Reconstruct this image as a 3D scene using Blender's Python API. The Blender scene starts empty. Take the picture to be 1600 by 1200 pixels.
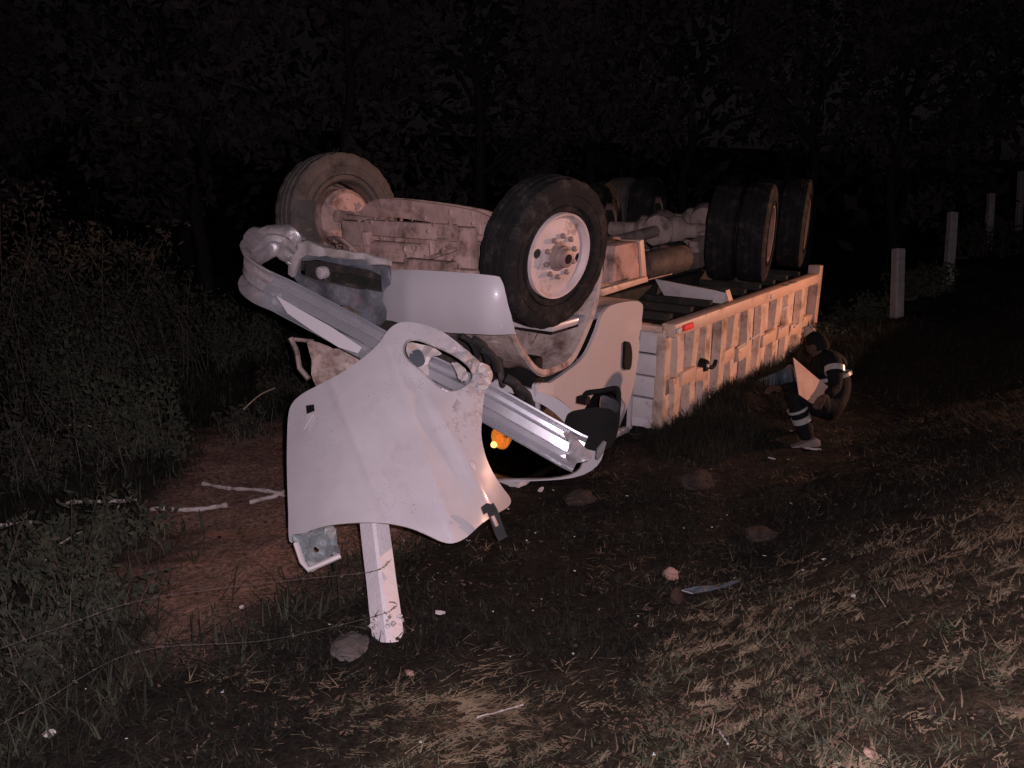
import bpy, bmesh, math, random
import numpy as np
from mathutils import Vector, Matrix, Euler, noise as mnoise
from mathutils.geometry import delaunay_2d_cdt

R = math.radians
rnd = random.Random(7)
nrg = np.random.default_rng(11)
scene = bpy.context.scene
col = scene.collection

# ------------------------------------------------------------------ camera
CAM_Z, PITCH, F = 2.30, R(15.0), 1300.0          # focal length in pixels of the 1600 px wide picture
cd = bpy.data.cameras.new('camera'); cam = bpy.data.objects.new('camera', cd); col.objects.link(cam)
cam.location = (0, 0, CAM_Z); cam.rotation_euler = (R(90) - PITCH, 0, 0)
cd.sensor_width = 36; cd.lens = 36 * F / 1600; cd.clip_start = 0.05; cd.clip_end = 500
scene.camera = cam

# ------------------------------------------------------------------ night sky
w = bpy.data.worlds.new('World'); scene.world = w; w.use_nodes = True
nt = w.node_tree; nt.nodes.clear()
sky = nt.nodes.new('ShaderNodeTexSky'); sky.sky_type = 'NISHITA'; sky.sun_disc = False
sky.sun_elevation = R(12); sky.sun_rotation = R(200)
hsv = nt.nodes.new('ShaderNodeHueSaturation'); hsv.inputs['Saturation'].default_value = 0.12
bg = nt.nodes.new('ShaderNodeBackground'); bg.inputs['Strength'].default_value = 0.0007
tint = nt.nodes.new('ShaderNodeMix'); tint.data_type = 'RGBA'; tint.blend_type = 'MULTIPLY'; tint.inputs['Factor'].default_value = 1; tint.inputs['B'].default_value = (1.05, .86, .98, 1)
wo = nt.nodes.new('ShaderNodeOutputWorld')
nt.links.new(sky.outputs[0], hsv.inputs['Color']); nt.links.new(hsv.outputs[0], tint.inputs['A']); nt.links.new(tint.outputs['Result'], bg.inputs[0]); nt.links.new(bg.outputs[0], wo.inputs[0])

# ------------------------------------------------------------------ lights: the camera flash and the warm lamps of a vehicle on the road
def lamp(name, kind, loc, target, energy, color, radius, size=None, blend=0.5):
    l = bpy.data.lights.new(name, kind); o = bpy.data.objects.new(name, l); col.objects.link(o)
    o.location = loc; l.energy = energy; l.color = color; l.shadow_soft_size = radius
    if kind == 'SPOT':
        l.spot_size = size; l.spot_blend = blend
    o.rotation_euler = (Vector(target) - Vector(loc)).to_track_quat('-Z', 'Y').to_euler()
    return o
lamp('flash_lamp', 'SPOT', (0.10, -0.02, 2.38), (-0.15, 6.0, 1.0), 730, (1.0, 0.83, 0.95), 0.02, R(128), .55)
lamp('vehicle_headlamp', 'SPOT', (10.2, 8.3, 2.15), (1.4, 6.9, 0.35), 2500, (1.0, 0.48, 0.32), 0.08, R(62), 0.6)
sun = bpy.data.lights.new('moon', 'SUN'); sun_o = bpy.data.objects.new('moon', sun); col.objects.link(sun_o)
sun.energy = 0.004; sun.angle = R(0.5); sun.color = (0.85, 0.88, 1.0); sun_o.rotation_euler = (R(50), 0, R(20))

vs = scene.view_settings
vs.view_transform = 'Standard'; vs.look = 'None'; vs.exposure = 0.15; vs.gamma = 1; vs.use_curve_mapping = False

# ------------------------------------------------------------------ frames of reference
AZ = R(36.0); SB, CB = math.sin(AZ), math.cos(AZ)
OX, OY = -0.60, 6.43                             # foot of the front axle
T0 = Matrix.Translation((OX, OY, 0)) @ Matrix.Rotation(-AZ, 4, 'Z'); T0I = T0.inverted()
CAMP = Vector((0, 0, CAM_Z))
FW = Vector((0, math.cos(PITCH), -math.sin(PITCH))); UP = Vector((0, math.sin(PITCH), math.cos(PITCH)))
def at(px, py, d):                               # measured picture point at a distance -> place
    return CAMP + d * (FW + Vector(((px - 800) / F, 0, 0)) + UP * ((600 - py) / F))
def lo(v): return T0I @ v                        # place -> truck frame (t across, s backwards, z up)
def A(px, py, d): return lo(at(px, py, d))
def on_s(px, py, s):                             # measured point on a cross plane of the truck
    a = lo(CAMP); b = A(px, py, 1.0) - a
    return a + b * ((s - a.y) / b.y)
def on_t(px, py, t):
    a = lo(CAMP); b = A(px, py, 1.0) - a
    return a + b * ((t - a.x) / b.x)

def sstep(a, b, x):
    u = np.clip((x - a) / (b - a), 0, 1); return u * u * (3 - 2 * u)
def wave(x, y):
    return (np.sin(1.7 * x + .8 * y + 1) + np.sin(-1.1 * x + 2.3 * y + 2.2) + .7 * np.sin(3.9 * x + 2.7 * y) + .5 * np.sin(5.3 * x - 6.1 * y + .4)
            + .35 * np.sin(11.3 * x + 4.7 * y + 1.1) + .3 * np.sin(8.1 * x - 13.7 * y))
def ground_ts(t, s):
    z = .66 * sstep(2.45, 4.7, t) + (.40 * sstep(3.4, 6.5, s) + .04 * np.maximum(0, s - 6.5)) * sstep(1.45, 2.15, t) + .045 * np.maximum(0, s - 6.5) * sstep(1.0, -2., t) + .05 * np.maximum(0, -t - 3)
    near = np.exp(-((t - 1) ** 2 + (s + 1) ** 2) / 90.)
    z = z + .016 * wave(t, s) * near + .03 * np.sin(.7 * t + .3) * np.sin(.6 * s)
    z = z + .07 * np.exp(-((t - 1.95) ** 2 + ((s - .8) * .8) ** 2) / .16) + .07 * np.exp(-((t - 2.1) ** 2 + (s - .9) ** 2) / .10) + .09 * np.exp(-((t - 1.9) ** 2 + (s - 1.7) ** 2) / .12)
    z = z + (.10 + .05 * np.sin(s * 3.1) + .04 * np.sin(s * 7.3 + 1)) * np.exp(-((t - 1.55) / .20) ** 2) * sstep(.9, 1.6, s) * sstep(6.2, 5.0, s)
    z = np.where(s > 40, z - .04 * (s - 40), z)
    return z
def ts(x, y):
    return (x - OX) * CB - (y - OY) * SB, (x - OX) * SB + (y - OY) * CB
def xy(t, s): return OX + t * CB + s * SB, OY - t * SB + s * CB
def gz(x, y):
    t, s = ts(x, y); return float(ground_ts(np.float64(t), np.float64(s)))
def gpx(px, py):                                 # measured picture point on the ground
    d = 1.5
    while d < 60:
        p = at(px, py, d)
        if p.z < gz(p.x, p.y): break
        d += .02
    p = at(px, py, d); return Vector((p.x, p.y, gz(p.x, p.y)))

# ------------------------------------------------------------------ materials
def material(name, c1, c2=None, c3=None, scale=6, rough=.7, metal=0., dirt=.5, bump=.0, bscale=40, detail=8, coat=0., alpha_noise=None, speck=None, rvar=.15, spec=None):
    m = bpy.data.materials.new(name); m.use_nodes = True; t = m.node_tree; n = t.nodes; k = t.links
    b = n['Principled BSDF']; tc = n.new('ShaderNodeTexCoord')
    c2 = c2 or tuple(x * .75 for x in c1)
    n1 = n.new('ShaderNodeTexNoise'); n1.inputs['Scale'].default_value = scale; n1.inputs['Detail'].default_value = detail; n1.inputs['Roughness'].default_value = .65
    k.new(tc.outputs['Object'], n1.inputs['Vector'])
    r1 = n.new('ShaderNodeValToRGB'); r1.color_ramp.elements[0].position = .35; r1.color_ramp.elements[1].position = .65
    r1.color_ramp.elements[0].color = (*c1, 1); r1.color_ramp.elements[1].color = (*c2, 1)
    k.new(n1.outputs['Fac'], r1.inputs['Fac']); out = r1.outputs['Color']
    fac = None
    if c3:
        n2 = n.new('ShaderNodeTexNoise'); n2.inputs['Scale'].default_value = scale * .6 + 1.3; n2.inputs['Detail'].default_value = 12; n2.inputs['Roughness'].default_value = .72
        mp = n.new('ShaderNodeMapping'); mp.inputs['Location'].default_value = (3.1, 7.7, 1.9)
        k.new(tc.outputs['Object'], mp.inputs['Vector']); k.new(mp.outputs[0], n2.inputs['Vector'])
        r2 = n.new('ShaderNodeValToRGB'); p = .78 - .5 * dirt
        r2.color_ramp.elements[0].position = max(0., p - .09); r2.color_ramp.elements[1].position = min(1., p + .09)
        k.new(n2.outputs['Fac'], r2.inputs['Fac'])
        mx = n.new('ShaderNodeMix'); mx.data_type = 'RGBA'; k.new(r2.outputs['Color'], mx.inputs['Factor'])
        k.new(out, mx.inputs['A']); mx.inputs['B'].default_value = (*c3, 1); out = mx.outputs['Result']; fac = r2.outputs['Color']
    if speck:                                    # mud spatter
        sc, colr, amt = speck
        v = n.new('ShaderNodeTexVoronoi'); v.inputs['Scale'].default_value = sc; k.new(tc.outputs['Object'], v.inputs['Vector'])
        n3 = n.new('ShaderNodeTexNoise'); n3.inputs['Scale'].default_value = 2.2; n3.inputs['Detail'].default_value = 3; k.new(tc.outputs['Object'], n3.inputs['Vector'])
        ma = n.new('ShaderNodeMath'); ma.operation = 'MULTIPLY_ADD'; k.new(n3.outputs['Fac'], ma.inputs[0]); ma.inputs[1].default_value = .62 * amt; ma.inputs[2].default_value = -.22 * amt
        lt = n.new('ShaderNodeMath'); lt.operation = 'LESS_THAN'; k.new(v.outputs['Distance'], lt.inputs[0]); k.new(ma.outputs[0], lt.inputs[1])
        mx = n.new('ShaderNodeMix'); mx.data_type = 'RGBA'; k.new(lt.outputs[0], mx.inputs['Factor'])
        k.new(out, mx.inputs['A']); mx.inputs['B'].default_value = (*colr, 1); out = mx.outputs['Result']
    k.new(out, b.inputs['Base Color'])
    if spec is None and rough >= .85: spec = .15
    if spec is not None: b.inputs['Specular IOR Level'].default_value = spec
    b.inputs['Metallic'].default_value = metal
    rr = n.new('ShaderNodeMath'); rr.operation = 'MULTIPLY_ADD'; k.new(n1.outputs['Fac'], rr.inputs[0]); rr.inputs[1].default_value = rvar * 2; rr.inputs[2].default_value = rough - rvar
    if fac is not None:
        r3 = n.new('ShaderNodeMix'); r3.data_type = 'FLOAT'; k.new(fac, r3.inputs['Factor']); k.new(rr.outputs[0], r3.inputs['A']); r3.inputs['B'].default_value = .95
        k.new(r3.outputs['Result'], b.inputs['Roughness'])
        if metal > 0:
            r4 = n.new('ShaderNodeMix'); r4.data_type = 'FLOAT'; k.new(fac, r4.inputs['Factor']); r4.inputs['A'].default_value = metal; r4.inputs['B'].default_value = 0
            k.new(r4.outputs['Result'], b.inputs['Metallic'])
    else: k.new(rr.outputs[0], b.inputs['Roughness'])
    if coat: b.inputs['Coat Weight'].default_value = coat; b.inputs['Coat Roughness'].default_value = .08
    if bump:
        nb = n.new('ShaderNodeTexNoise'); nb.inputs['Scale'].default_value = bscale; nb.inputs['Detail'].default_value = 6; k.new(tc.outputs['Object'], nb.inputs['Vector'])
        bp = n.new('ShaderNodeBump'); bp.inputs['Strength'].default_value = bump; bp.inputs['Distance'].default_value = .02
        k.new(nb.outputs['Fac'], bp.inputs['Height']); k.new(bp.outputs[0], b.inputs['Normal'])
    return m

DUST = (.30, .175, .135); MUD = (.06, .035, .026)
M = {}
M['white'] = material('white_paint', (.53, .495, .51), (.47, .435, .445), (.40, .33, .31), 3.0, .33, 0, .22, .05, 3.0, coat=.5, speck=(60, (.20, .165, .155), .9))
M['white_dirty'] = material('white_paint_grimy', (.50, .465, .47), (.40, .36, .36), (.24, .20, .19), 16, .6, 0, .4, .3, 30)
M['panel'] = material('white_paint_dusty', (.58, .53, .52), (.50, .44, .42), (.30, .21, .17), 4.0, .5, 0, .35, .06, 10)
M['clean'] = material('clean_white_paint', (.56, .53, .55), (.52, .49, .50), (.45, .38, .37), 2.5, .35, 0, .15, .04, 4, coat=.3)
M['liner'] = material('liner_plastic', (.52, .42, .38), (.44, .33, .29), (.15, .085, .065), 6, .8, 0, .46, .35, 25)
M['under'] = material('dusty_chassis', (.50, .34, .30), (.39, .255, .22), (.085, .055, .043), 4.5, .9, 0, .41, .3, 18)
M['under_grey'] = material('grey_chassis', (.42, .32, .285), (.30, .225, .195), (.07, .052, .045), 6, .9, 0, .4, .4, 30)
M['under_dark'] = material('dark_chassis', (.05, .042, .038), (.03, .026, .024), (.12, .085, .07), 9, .75, .1, .35, .3, 30)
M['tyre'] = material('tyre_rubber', (.011, .011, .012), (.017, .016, .016), (.060, .050, .044), 9, .9, 0, .36, .35, 50)
M['tyre_dusty'] = material('dusty_tyre', (.115, .097, .086), (.085, .072, .064), (.035, .031, .029), 6, .95, 0, .38, .3, 50)
M['rim'] = material('rim_paint', (.60, .50, .49), (.52, .42, .40), (.20, .12, .085), 7, .55, 0, .30, .1, 30)
M['rim_brown'] = material('rim_dusty', (.30, .20, .165), (.24, .155, .125), (.12, .08, .06), 7, .85, 0, .4, .2, 30)
M['hub'] = material('hub_metal', (.34, .25, .23), (.26, .19, .17), (.10, .06, .05), 12, .55, .3, .35)
M['hole'] = material('dark_recess', (.02, .015, .014), None, None, 5, .9)
M['chrome'] = material('chrome_beam', (.62, .62, .64), (.50, .50, .54), (.36, .33, .31), 4, .27, .66, .12, .03, 9, rvar=.07)
M['chrome_dull'] = material('dull_chrome', (.50, .47, .48), (.38, .35, .36), (.26, .21, .19), 9, .38, .45, .42, .4, 22)
M['silver'] = material('silver_lamp_shell', (.34, .37, .38), (.24, .27, .28), (.42, .37, .33), 14, .45, .35, .4, .6, 30)
M['steelblue'] = material('grey_blue_steel', (.20, .215, .245), (.155, .165, .19), (.32, .27, .27), 6, .55, .25, .36, .2, 20)
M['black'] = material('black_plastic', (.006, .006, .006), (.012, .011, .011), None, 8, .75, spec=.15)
M['rubber'] = material('black_rubber', (.014, .014, .015), None, (.06, .045, .04), 8, .8, 0, .3)
M['steelbox'] = material('box_side_warm_lit_paint', (.58, .44, .36), (.47, .34, .27), (.19, .115, .08), 4, .68, .0, .40, .35, 24)  # base colour also carries the orange of the warm lamp
M['boxrail'] = material('box_rail_warm_lit_paint', (.58, .41, .32), (.50, .34, .255), (.20, .11, .075), 7, .55, 0, .32, .1, 24)  # warm lamplight mixed into the rail colour
M['boxfront'] = material('box_front_paint', (.56, .52, .52), (.50, .45, .44), (.30, .21, .18), 7, .55, 0, .3, .1, 24)
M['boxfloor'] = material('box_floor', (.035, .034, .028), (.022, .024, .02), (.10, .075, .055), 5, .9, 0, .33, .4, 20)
M['concrete'] = material('white_post_paint', (.64, .59, .60), (.58, .53, .54), (.42, .36, .34), 9, .8, 0, .2, .25, 60)
M['limed'] = material('flaking_lime', (.62, .58, .57), (.52, .48, .46), (.06, .05, .045), 26, .9, 0, .48, .7, 40)
M['greypost'] = material('grey_post', (.25, .235, .225), (.18, .168, .16), (.12, .11, .09), 8, .9, 0, .35, .4, 40)
M['wire'] = material('wire', (.16, .14, .135), (.09, .075, .068), None, 30, .55, .5)
M['wood_pale'] = material('pale_wood', (.44, .38, .37), (.32, .27, .25), (.10, .07, .05), 14, .9, 0, .38, .6, 40)
M['wood_dark'] = material('dark_wood', (.05, .03, .024), (.03, .02, .016), None, 14, .9, 0, .4, .6, 40)
M['bark'] = material('bark', (.020, .016, .015), (.013, .011, .010), (.034, .03, .027), 9, .95, 0, .3, .8, 20)
M['twig'] = material('dry_twig', (.12, .095, .08), (.06, .048, .042), None, 9, .9)
M['leaf'] = material('leaf', (.028, .033, .022), (.046, .048, .033), None, 2.2, .9)
M['leaf_b'] = material('leaf_olive', (.034, .031, .023), (.022, .024, .017), None, 2.6, .9)
M['leaf_far'] = material('leaf_brown_green', (.034, .030, .028), (.048, .039, .036), None, .5, .95)
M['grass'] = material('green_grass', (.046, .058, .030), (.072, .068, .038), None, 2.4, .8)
M['grass_dark_shaded'] = material('dark_shaded_grass', (.013, .014, .010), (.024, .021, .015), None, 3.0, .85)  # shade of the ditch is put into this dark colour
M['straw'] = material('straw', (.24, .18, .115), (.115, .083, .053), None, 5.0, .85)
M['straw_pale'] = material('pale_straw', (.31, .245, .17), (.20, .15, .10), None, 6.0, .85)
M['litter'] = material('dead_leaves', (.17, .105, .072), (.09, .056, .04), (.26, .18, .13), 11, .85, 0, .3)
M['stone'] = material('grey_stone', (.11, .095, .088), (.07, .06, .055), (.15, .13, .12), 14, .9, 0, .3, .5, 40)
M['stone_pale'] = material('pale_stone', (.46, .42, .41), (.36, .32, .31), None, 14, .9, 0, .3, .5, 40)
M['stone_red'] = material('red_stone', (.34, .21, .17), (.25, .15, .12), None, 14, .9, 0, .3, .5, 40)
M['clod'] = material('soil_clod', (.050, .036, .030), (.028, .022, .018), (.085, .055, .045), 9, .95, 0, .3, .6, 40)
M['glass'] = material('dark_glass', (.010, .010, .011), (.016, .015, .015), (.05, .042, .036), 3, .10, 0, .2)
M['glassbit'] = material('glass_crumbs', (.55, .58, .58), None, None, 30, .08)
M['mirror'] = material('mirror_glass', (.10, .10, .105), None, None, 3, .12, .8)
M['lens'] = material('lamp_lens', (.66, .58, .58), (.5, .45, .45), None, 60, .35, 0, .3, .5, 120)
M['cloth'] = material('dark_work_cloth', (.003, .0032, .0036), (.005, .0052, .0056), (.006, .005, .0045), 9, .85, 0, .25, .4, 50)
M['trouser'] = material('blue_grey_trousers', (.005, .0053, .006), (.0035, .0038, .0045), (.008, .007, .0065), 9, .85, 0, .25, .4, 50)
M['skin'] = material('skin', (.07, .04, .028), (.055, .031, .021), None, 20, .85)
M['hair'] = material('hair', (.006, .005, .0045), None, None, 60, .9)
M['band'] = material('silver_band', (.40, .39, .37), (.30, .29, .27), None, 40, .25, .3)
M['boot'] = material('boot_leather', (.16, .13, .12), (.11, .085, .078), (.05, .036, .03), 16, .8, 0, .3)
M['tarp'] = material('blue_grey_sheet', (.085, .115, .135), (.06, .085, .10), (.12, .09, .08), 6, .7, 0, .25, .4, 14)
M['sheet'] = material('torn_sheet_metal', (.50, .33, .25), (.46, .29, .22), (.38, .22, .16), 6, .7, 0, .3, .1, 14)  # orange lamplight put into the base colour of pale metal
M['redlens'] = material('red_reflector', (.85, .035, .035), (.7, .025, .025), None, 30, .7)
M['debris_blue'] = material('blue_grey_plastic', (.07, .085, .105), (.10, .105, .12), (.12, .09, .07), 9, .5, 0, .35)
M['asphalt'] = material('asphalt', (.05, .05, .05), (.04, .04, .04), None, 9, .9, 0, .3, .4, 90)
def lamp_mat(name, color, strength):
    m = bpy.data.materials.new(name); m.use_nodes = True; b = m.node_tree.nodes['Principled BSDF']
    b.inputs['Base Color'].default_value = (.8, .4, .05, 1); b.inputs['Emission Color'].default_value = (*color, 1); b.inputs['Emission Strength'].default_value = strength
    return m
M['bulb'] = lamp_mat('lit_bulb', (1.0, .66, .20), 5.0)
M['amber'] = lamp_mat('lit_amber_lens', (1.0, .34, .06), .8)

# ------------------------------------------------------------------ mesh helpers
class MB:
    def __init__(s): s.v = []; s.f = []; s.smooth = []
    def add(s, vs_, fs, smooth=False):
        o = len(s.v); s.v += [tuple(p) for p in vs_]; s.f += [tuple(i + o for i in f) for f in fs]; s.smooth += [smooth] * len(fs)
    def box(s, c, size, rot=None, taper=None):
        x, y, z = (q / 2 for q in size); vs_ = []
        for dz in (-1, 1):
            k = taper if (taper and dz > 0) else 1
            for dx, dy in ((-1, -1), (1, -1), (1, 1), (-1, 1)):
                p = Vector((dx * x * k, dy * y * k, dz * z))
                if rot is not None: p = rot @ p
                vs_.append(p + Vector(c))
        s.add(vs_, [(3, 2, 1, 0), (4, 5, 6, 7), (0, 1, 5, 4), (1, 2, 6, 5), (2, 3, 7, 6), (3, 0, 4, 7)])
    def prism(s, pts, vec):                      # polygon pushed along a vector
        n = len(pts); vec = Vector(vec); a = [Vector(p) for p in pts]
        s.add(a + [p + vec for p in a], [tuple(range(n - 1, -1, -1)), tuple(range(n, 2 * n))] + [(i, (i + 1) % n, n + (i + 1) % n, n + i) for i in range(n)])
    def tube(s, pts, rad, seg=8, smooth=True, cap=True):
        pts = [Vector(p) for p in pts]; n = len(pts)
        if not hasattr(rad, '__len__'): rad = [rad] * n
        rings = []; ref = Vector((.31, .17, .93)).normalized()
        for i, p in enumerate(pts):
            d = (pts[min(i + 1, n - 1)] - pts[max(i - 1, 0)])
            d = d.normalized() if d.length > 1e-9 else Vector((0, 0, 1))
            a = d.cross(ref)
            if a.length < .05: a = d.cross(Vector((1, 0, 0)))
            a.normalize(); b = d.cross(a)
            rings.append([p + (a * math.cos(2 * math.pi * k / seg) + b * math.sin(2 * math.pi * k / seg)) * rad[i] for k in range(seg)])
        vs_ = [q for r in rings for q in r]; fs = []
        for i in range(n - 1):
            for k in range(seg): fs.append((i * seg + k, i * seg + (k + 1) % seg, (i + 1) * seg + (k + 1) % seg, (i + 1) * seg + k))
        s.add(vs_, fs, smooth)
        if cap: s.add(rings[0], [tuple(range(seg - 1, -1, -1))]); s.add(rings[-1], [tuple(range(seg))])
    def lathe(s, prof, seg=48, axis='x', wob=None, smooth=True, close=False):
        vs_ = []
        for k in range(seg):
            a = 2 * math.pi * k / seg; c, q = math.cos(a), math.sin(a)
            for i, (x, r) in enumerate(prof):
                if wob: r = r + wob(i, k)
                vs_.append((x, r * c, r * q) if axis == 'x' else (r * c, r * q, x))
        n = len(prof); fs = []
        for k in range(seg):
            k2 = (k + 1) % seg
            for i in range(n - 1 if not close else n): fs.append((k * n + i, k * n + (i + 1) % n, k2 * n + (i + 1) % n, k2 * n + i))
        s.add(vs_, fs, smooth)
    def move(s, mat, start=0):
        for i in range(start, len(s.v)): s.v[i] = tuple(mat @ Vector(s.v[i]))
        return s
    def build(s, name, m, parent=None, loc=None, bevel=0., auto=True, sub=0):
        me = bpy.data.meshes.new(name); me.from_pydata(s.v, [], s.f)
        me.polygons.foreach_set('use_smooth', s.smooth)
        bm = bmesh.new(); bm.from_mesh(me); bmesh.ops.recalc_face_normals(bm, faces=bm.faces)
        if bevel:
            es = [e for e in bm.edges if len(e.link_faces) == 2 and e.calc_face_angle(0) > .6]
            bmesh.ops.bevel(bm, geom=es, offset=bevel, segments=2, profile=.5, affect='EDGES', clamp_overlap=True)
        bm.to_mesh(me); bm.free()
        me.set_sharp_from_angle(angle=R(40))
        me.materials.append(m); o = bpy.data.objects.new(name, me); col.objects.link(o)
        if parent: o.parent = parent
        if loc is not None: o.location = loc
        return o
def empty(name, loc, rot=(0, 0, 0)):
    o = bpy.data.objects.new(name, None); o.location = loc; o.rotation_euler = rot; o.empty_display_size = .2; col.objects.link(o); return o
def tag(o, label=None, cat=None, group=None, kind=None):
    if label: o['label'] = label
    if cat: o['category'] = cat
    if group: o['group'] = group
    if kind: o['kind'] = kind
    return o
def dup(o, parent=None):
    c = o.copy(); col.objects.link(c)
    if parent is not None: c.parent = parent
    for ch in list(o.children): dup(ch, c)
    return c
def smooth_loop(pts, per=6):                     # closed Catmull-Rom
    n = len(pts); out = []
    for i in range(n):
        p0, p1, p2, p3 = (Vector(pts[(i + k) % n]) for k in (-1, 0, 1, 2))
        for j in range(per):
            u = j / per
            out.append(.5 * ((2 * p1) + (p2 - p0) * u + (2 * p0 - 5 * p1 + 4 * p2 - p3) * u * u + (3 * p1 - p0 - 3 * p2 + p3) * u ** 3))
    return out
def curve(pts, per=8):                           # open Catmull-Rom in any dimension
    P = [Vector(p) for p in pts]; P = [P[0] * 2 - P[1]] + P + [P[-1] * 2 - P[-2]]; out = []
    for i in range(1, len(P) - 2):
        for j in range(per):
            u = j / per; p0, p1, p2, p3 = P[i - 1:i + 3]
            out.append(.5 * ((2 * p1) + (p2 - p0) * u + (2 * p0 - 5 * p1 + 4 * p2 - p3) * u * u + (3 * p1 - p0 - 3 * p2 + p3) * u ** 3))
    return out + [P[-2]]
def inside(p, poly):
    c = False; n = len(poly); x, y = p[0], p[1]
    for i in range(n):
        x1, y1 = poly[i][0], poly[i][1]; x2, y2 = poly[(i + 1) % n][0], poly[(i + 1) % n][1]
        if (y1 > y) != (y2 > y) and x < (x2 - x1) * (y - y1) / (y2 - y1) + x1: c = not c
    return c
def sheet(mb, outline, holes, step, fun, thick):
    """a sheet with an outline and real holes in a flat chart, put into space by fun and given a thickness"""
    pts = []; cons = []
    for lp in [outline] + list(holes):
        o = len(pts); n = len(lp); pts += [Vector((p[0], p[1])) for p in lp]; cons += [(o + i, o + (i + 1) % n) for i in range(n)]
    xs = [p[0] for p in outline]; ys = [p[1] for p in outline]
    bl0 = np.array([(p[0], p[1]) for lp in [outline] + list(holes) for p in lp]); y = min(ys) + step / 2; row = 0
    while y < max(ys):
        x = min(xs) + step * (.25 + .5 * (row % 2))
        while x < max(xs):
            q = (x, y)
            if inside(q, outline) and not any(inside(q, h) for h in holes) and ((bl0 - np.array(q)) ** 2).sum(1).min() > (.55 * step) ** 2: pts.append(Vector(q))
            x += step
        y += step * .87; row += 1
    V, E, Fc, *_ = delaunay_2d_cdt(pts, cons, [], 0, 1e-6)
    tri = []
    for f in Fc:
        c = sum((V[i] for i in f), Vector((0, 0))) / len(f)
        if inside(c, outline) and not any(inside(c, h) for h in holes):
            tri.append(tuple(f))
    P = [Vector(fun(v.x, v.y)) for v in V]; N = [Vector((0, 0, 0)) for _ in P]
    for f in tri:
        a, b, c = P[f[0]], P[f[1]], P[f[2]]; nn = (b - a).cross(c - a)
        for i in f: N[i] += nn
    Q = [p - n.normalized() * thick if n.length > 0 else p for p, n in zip(P, N)]
    cnt = {}
    for f in tri:
        for i in range(3):
            e = (f[i], f[(i + 1) % 3]); cnt[tuple(sorted(e))] = cnt.get(tuple(sorted(e)), []) + [e]
    n = len(P); fs = list(tri) + [tuple(reversed([i + n for i in f])) for f in tri]
    mb.add(P + Q, fs, True)
    o = len(mb.v) - 2 * n
    for e in cnt.values():
        if len(e) == 1:
            a, b = e[0]; mb.f.append((o + b, o + a, o + a + n, o + b + n)); mb.smooth.append(False)
def sweep(mb, path, prof, side, upv=None):
    """a closed profile [(a, b)] swept along a path; a along the side vectors, b along the path normal"""
    n = len(path); m = len(prof); vs_ = []
    for i, p in enumerate(path):
        d = (path[min(i + 1, n - 1)] - path[max(i - 1, 0)]).normalized()
        u = side[i] - d * side[i].dot(d); u.normalize(); q = d.cross(u)
        vs_ += [p + u * a + q * b for a, b in prof]
    fs = [(i * m + k, i * m + (k + 1) % m, (i + 1) * m + (k + 1) % m, (i + 1) * m + k) for i in range(n - 1) for k in range(m)]
    mb.add(vs_, fs, False)
    mb.add(vs_[:m], [tuple(range(m))]); mb.add(vs_[-m:], [tuple(range(m - 1, -1, -1))])

# ================================================================== THE GROUND
def axis(lo_, hi_, st, far):
    a = list(np.arange(lo_, hi_ + 1e-6, st)); g = st
    while a[-1] < far: g *= 1.25; a.append(a[-1] + g)
    g = st; b = [a[0]]
    while b[-1] > -far: g *= 1.25; b.append(b[-1] - g)
    return np.array(b[:0:-1] + a)
ta = axis(-6, 6.5, .05, 120); sa = axis(-6, 10, .06, 120)
TT, SS = np.meshgrid(ta, sa, indexing='ij')
ZZ = ground_ts(TT, SS)
fine = ((TT > -7) & (TT < 7) & (SS > -7) & (SS < 12))
ZZ = ZZ + np.where(fine, nrg.normal(0, .0065, ZZ.shape), 0)
XX = OX + TT * CB + SS * SB; YY = OY - TT * SB + SS * CB
nv = np.stack([XX, YY, ZZ], -1).reshape(-1, 3); na, nb_ = TT.shape
idx = np.arange(na * nb_).reshape(na, nb_)
q = np.stack([idx[:-1, :-1], idx[1:, :-1], idx[1:, 1:], idx[:-1, 1:]], -1).reshape(-1, 4)
me = bpy.data.meshes.new('ground'); me.vertices.add(len(nv)); me.vertices.foreach_set('co', nv.ravel())
me.loops.add(q.size); me.loops.foreach_set('vertex_index', q.ravel()); me.polygons.add(len(q)); me.polygons.foreach_set('loop_start', np.arange(0, q.size, 4)); me.polygons.foreach_set('use_smooth', np.ones(len(q), bool))
me.update(); me.validate()
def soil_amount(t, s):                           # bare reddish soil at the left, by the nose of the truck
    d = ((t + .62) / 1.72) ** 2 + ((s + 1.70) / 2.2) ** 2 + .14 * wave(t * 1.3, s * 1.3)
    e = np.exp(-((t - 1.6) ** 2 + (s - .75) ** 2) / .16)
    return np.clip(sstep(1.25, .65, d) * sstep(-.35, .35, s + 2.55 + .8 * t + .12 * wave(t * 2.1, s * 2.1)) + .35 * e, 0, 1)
def bank_amount(t, s): return sstep(2.3, 3.2, t + .16 * wave(t, s) + .55 * sstep(-1.6, -3.0, s)) * (.06 + .94 * sstep(1.0, -.6, s - .9 * (t - 3.7) + .25 * wave(t, s)))  # straw fades where the warm light stops, leaving ground coloured as shade
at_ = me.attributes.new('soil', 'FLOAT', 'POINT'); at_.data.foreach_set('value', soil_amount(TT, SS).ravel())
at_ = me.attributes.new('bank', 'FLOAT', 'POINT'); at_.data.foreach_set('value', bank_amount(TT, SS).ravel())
mg = bpy.data.materials.new('ground_soil'); mg.use_nodes = True; t_ = mg.node_tree; n_ = t_.nodes; k_ = t_.links; bs = n_['Principled BSDF']
tc = n_.new('ShaderNodeTexCoord')
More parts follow.
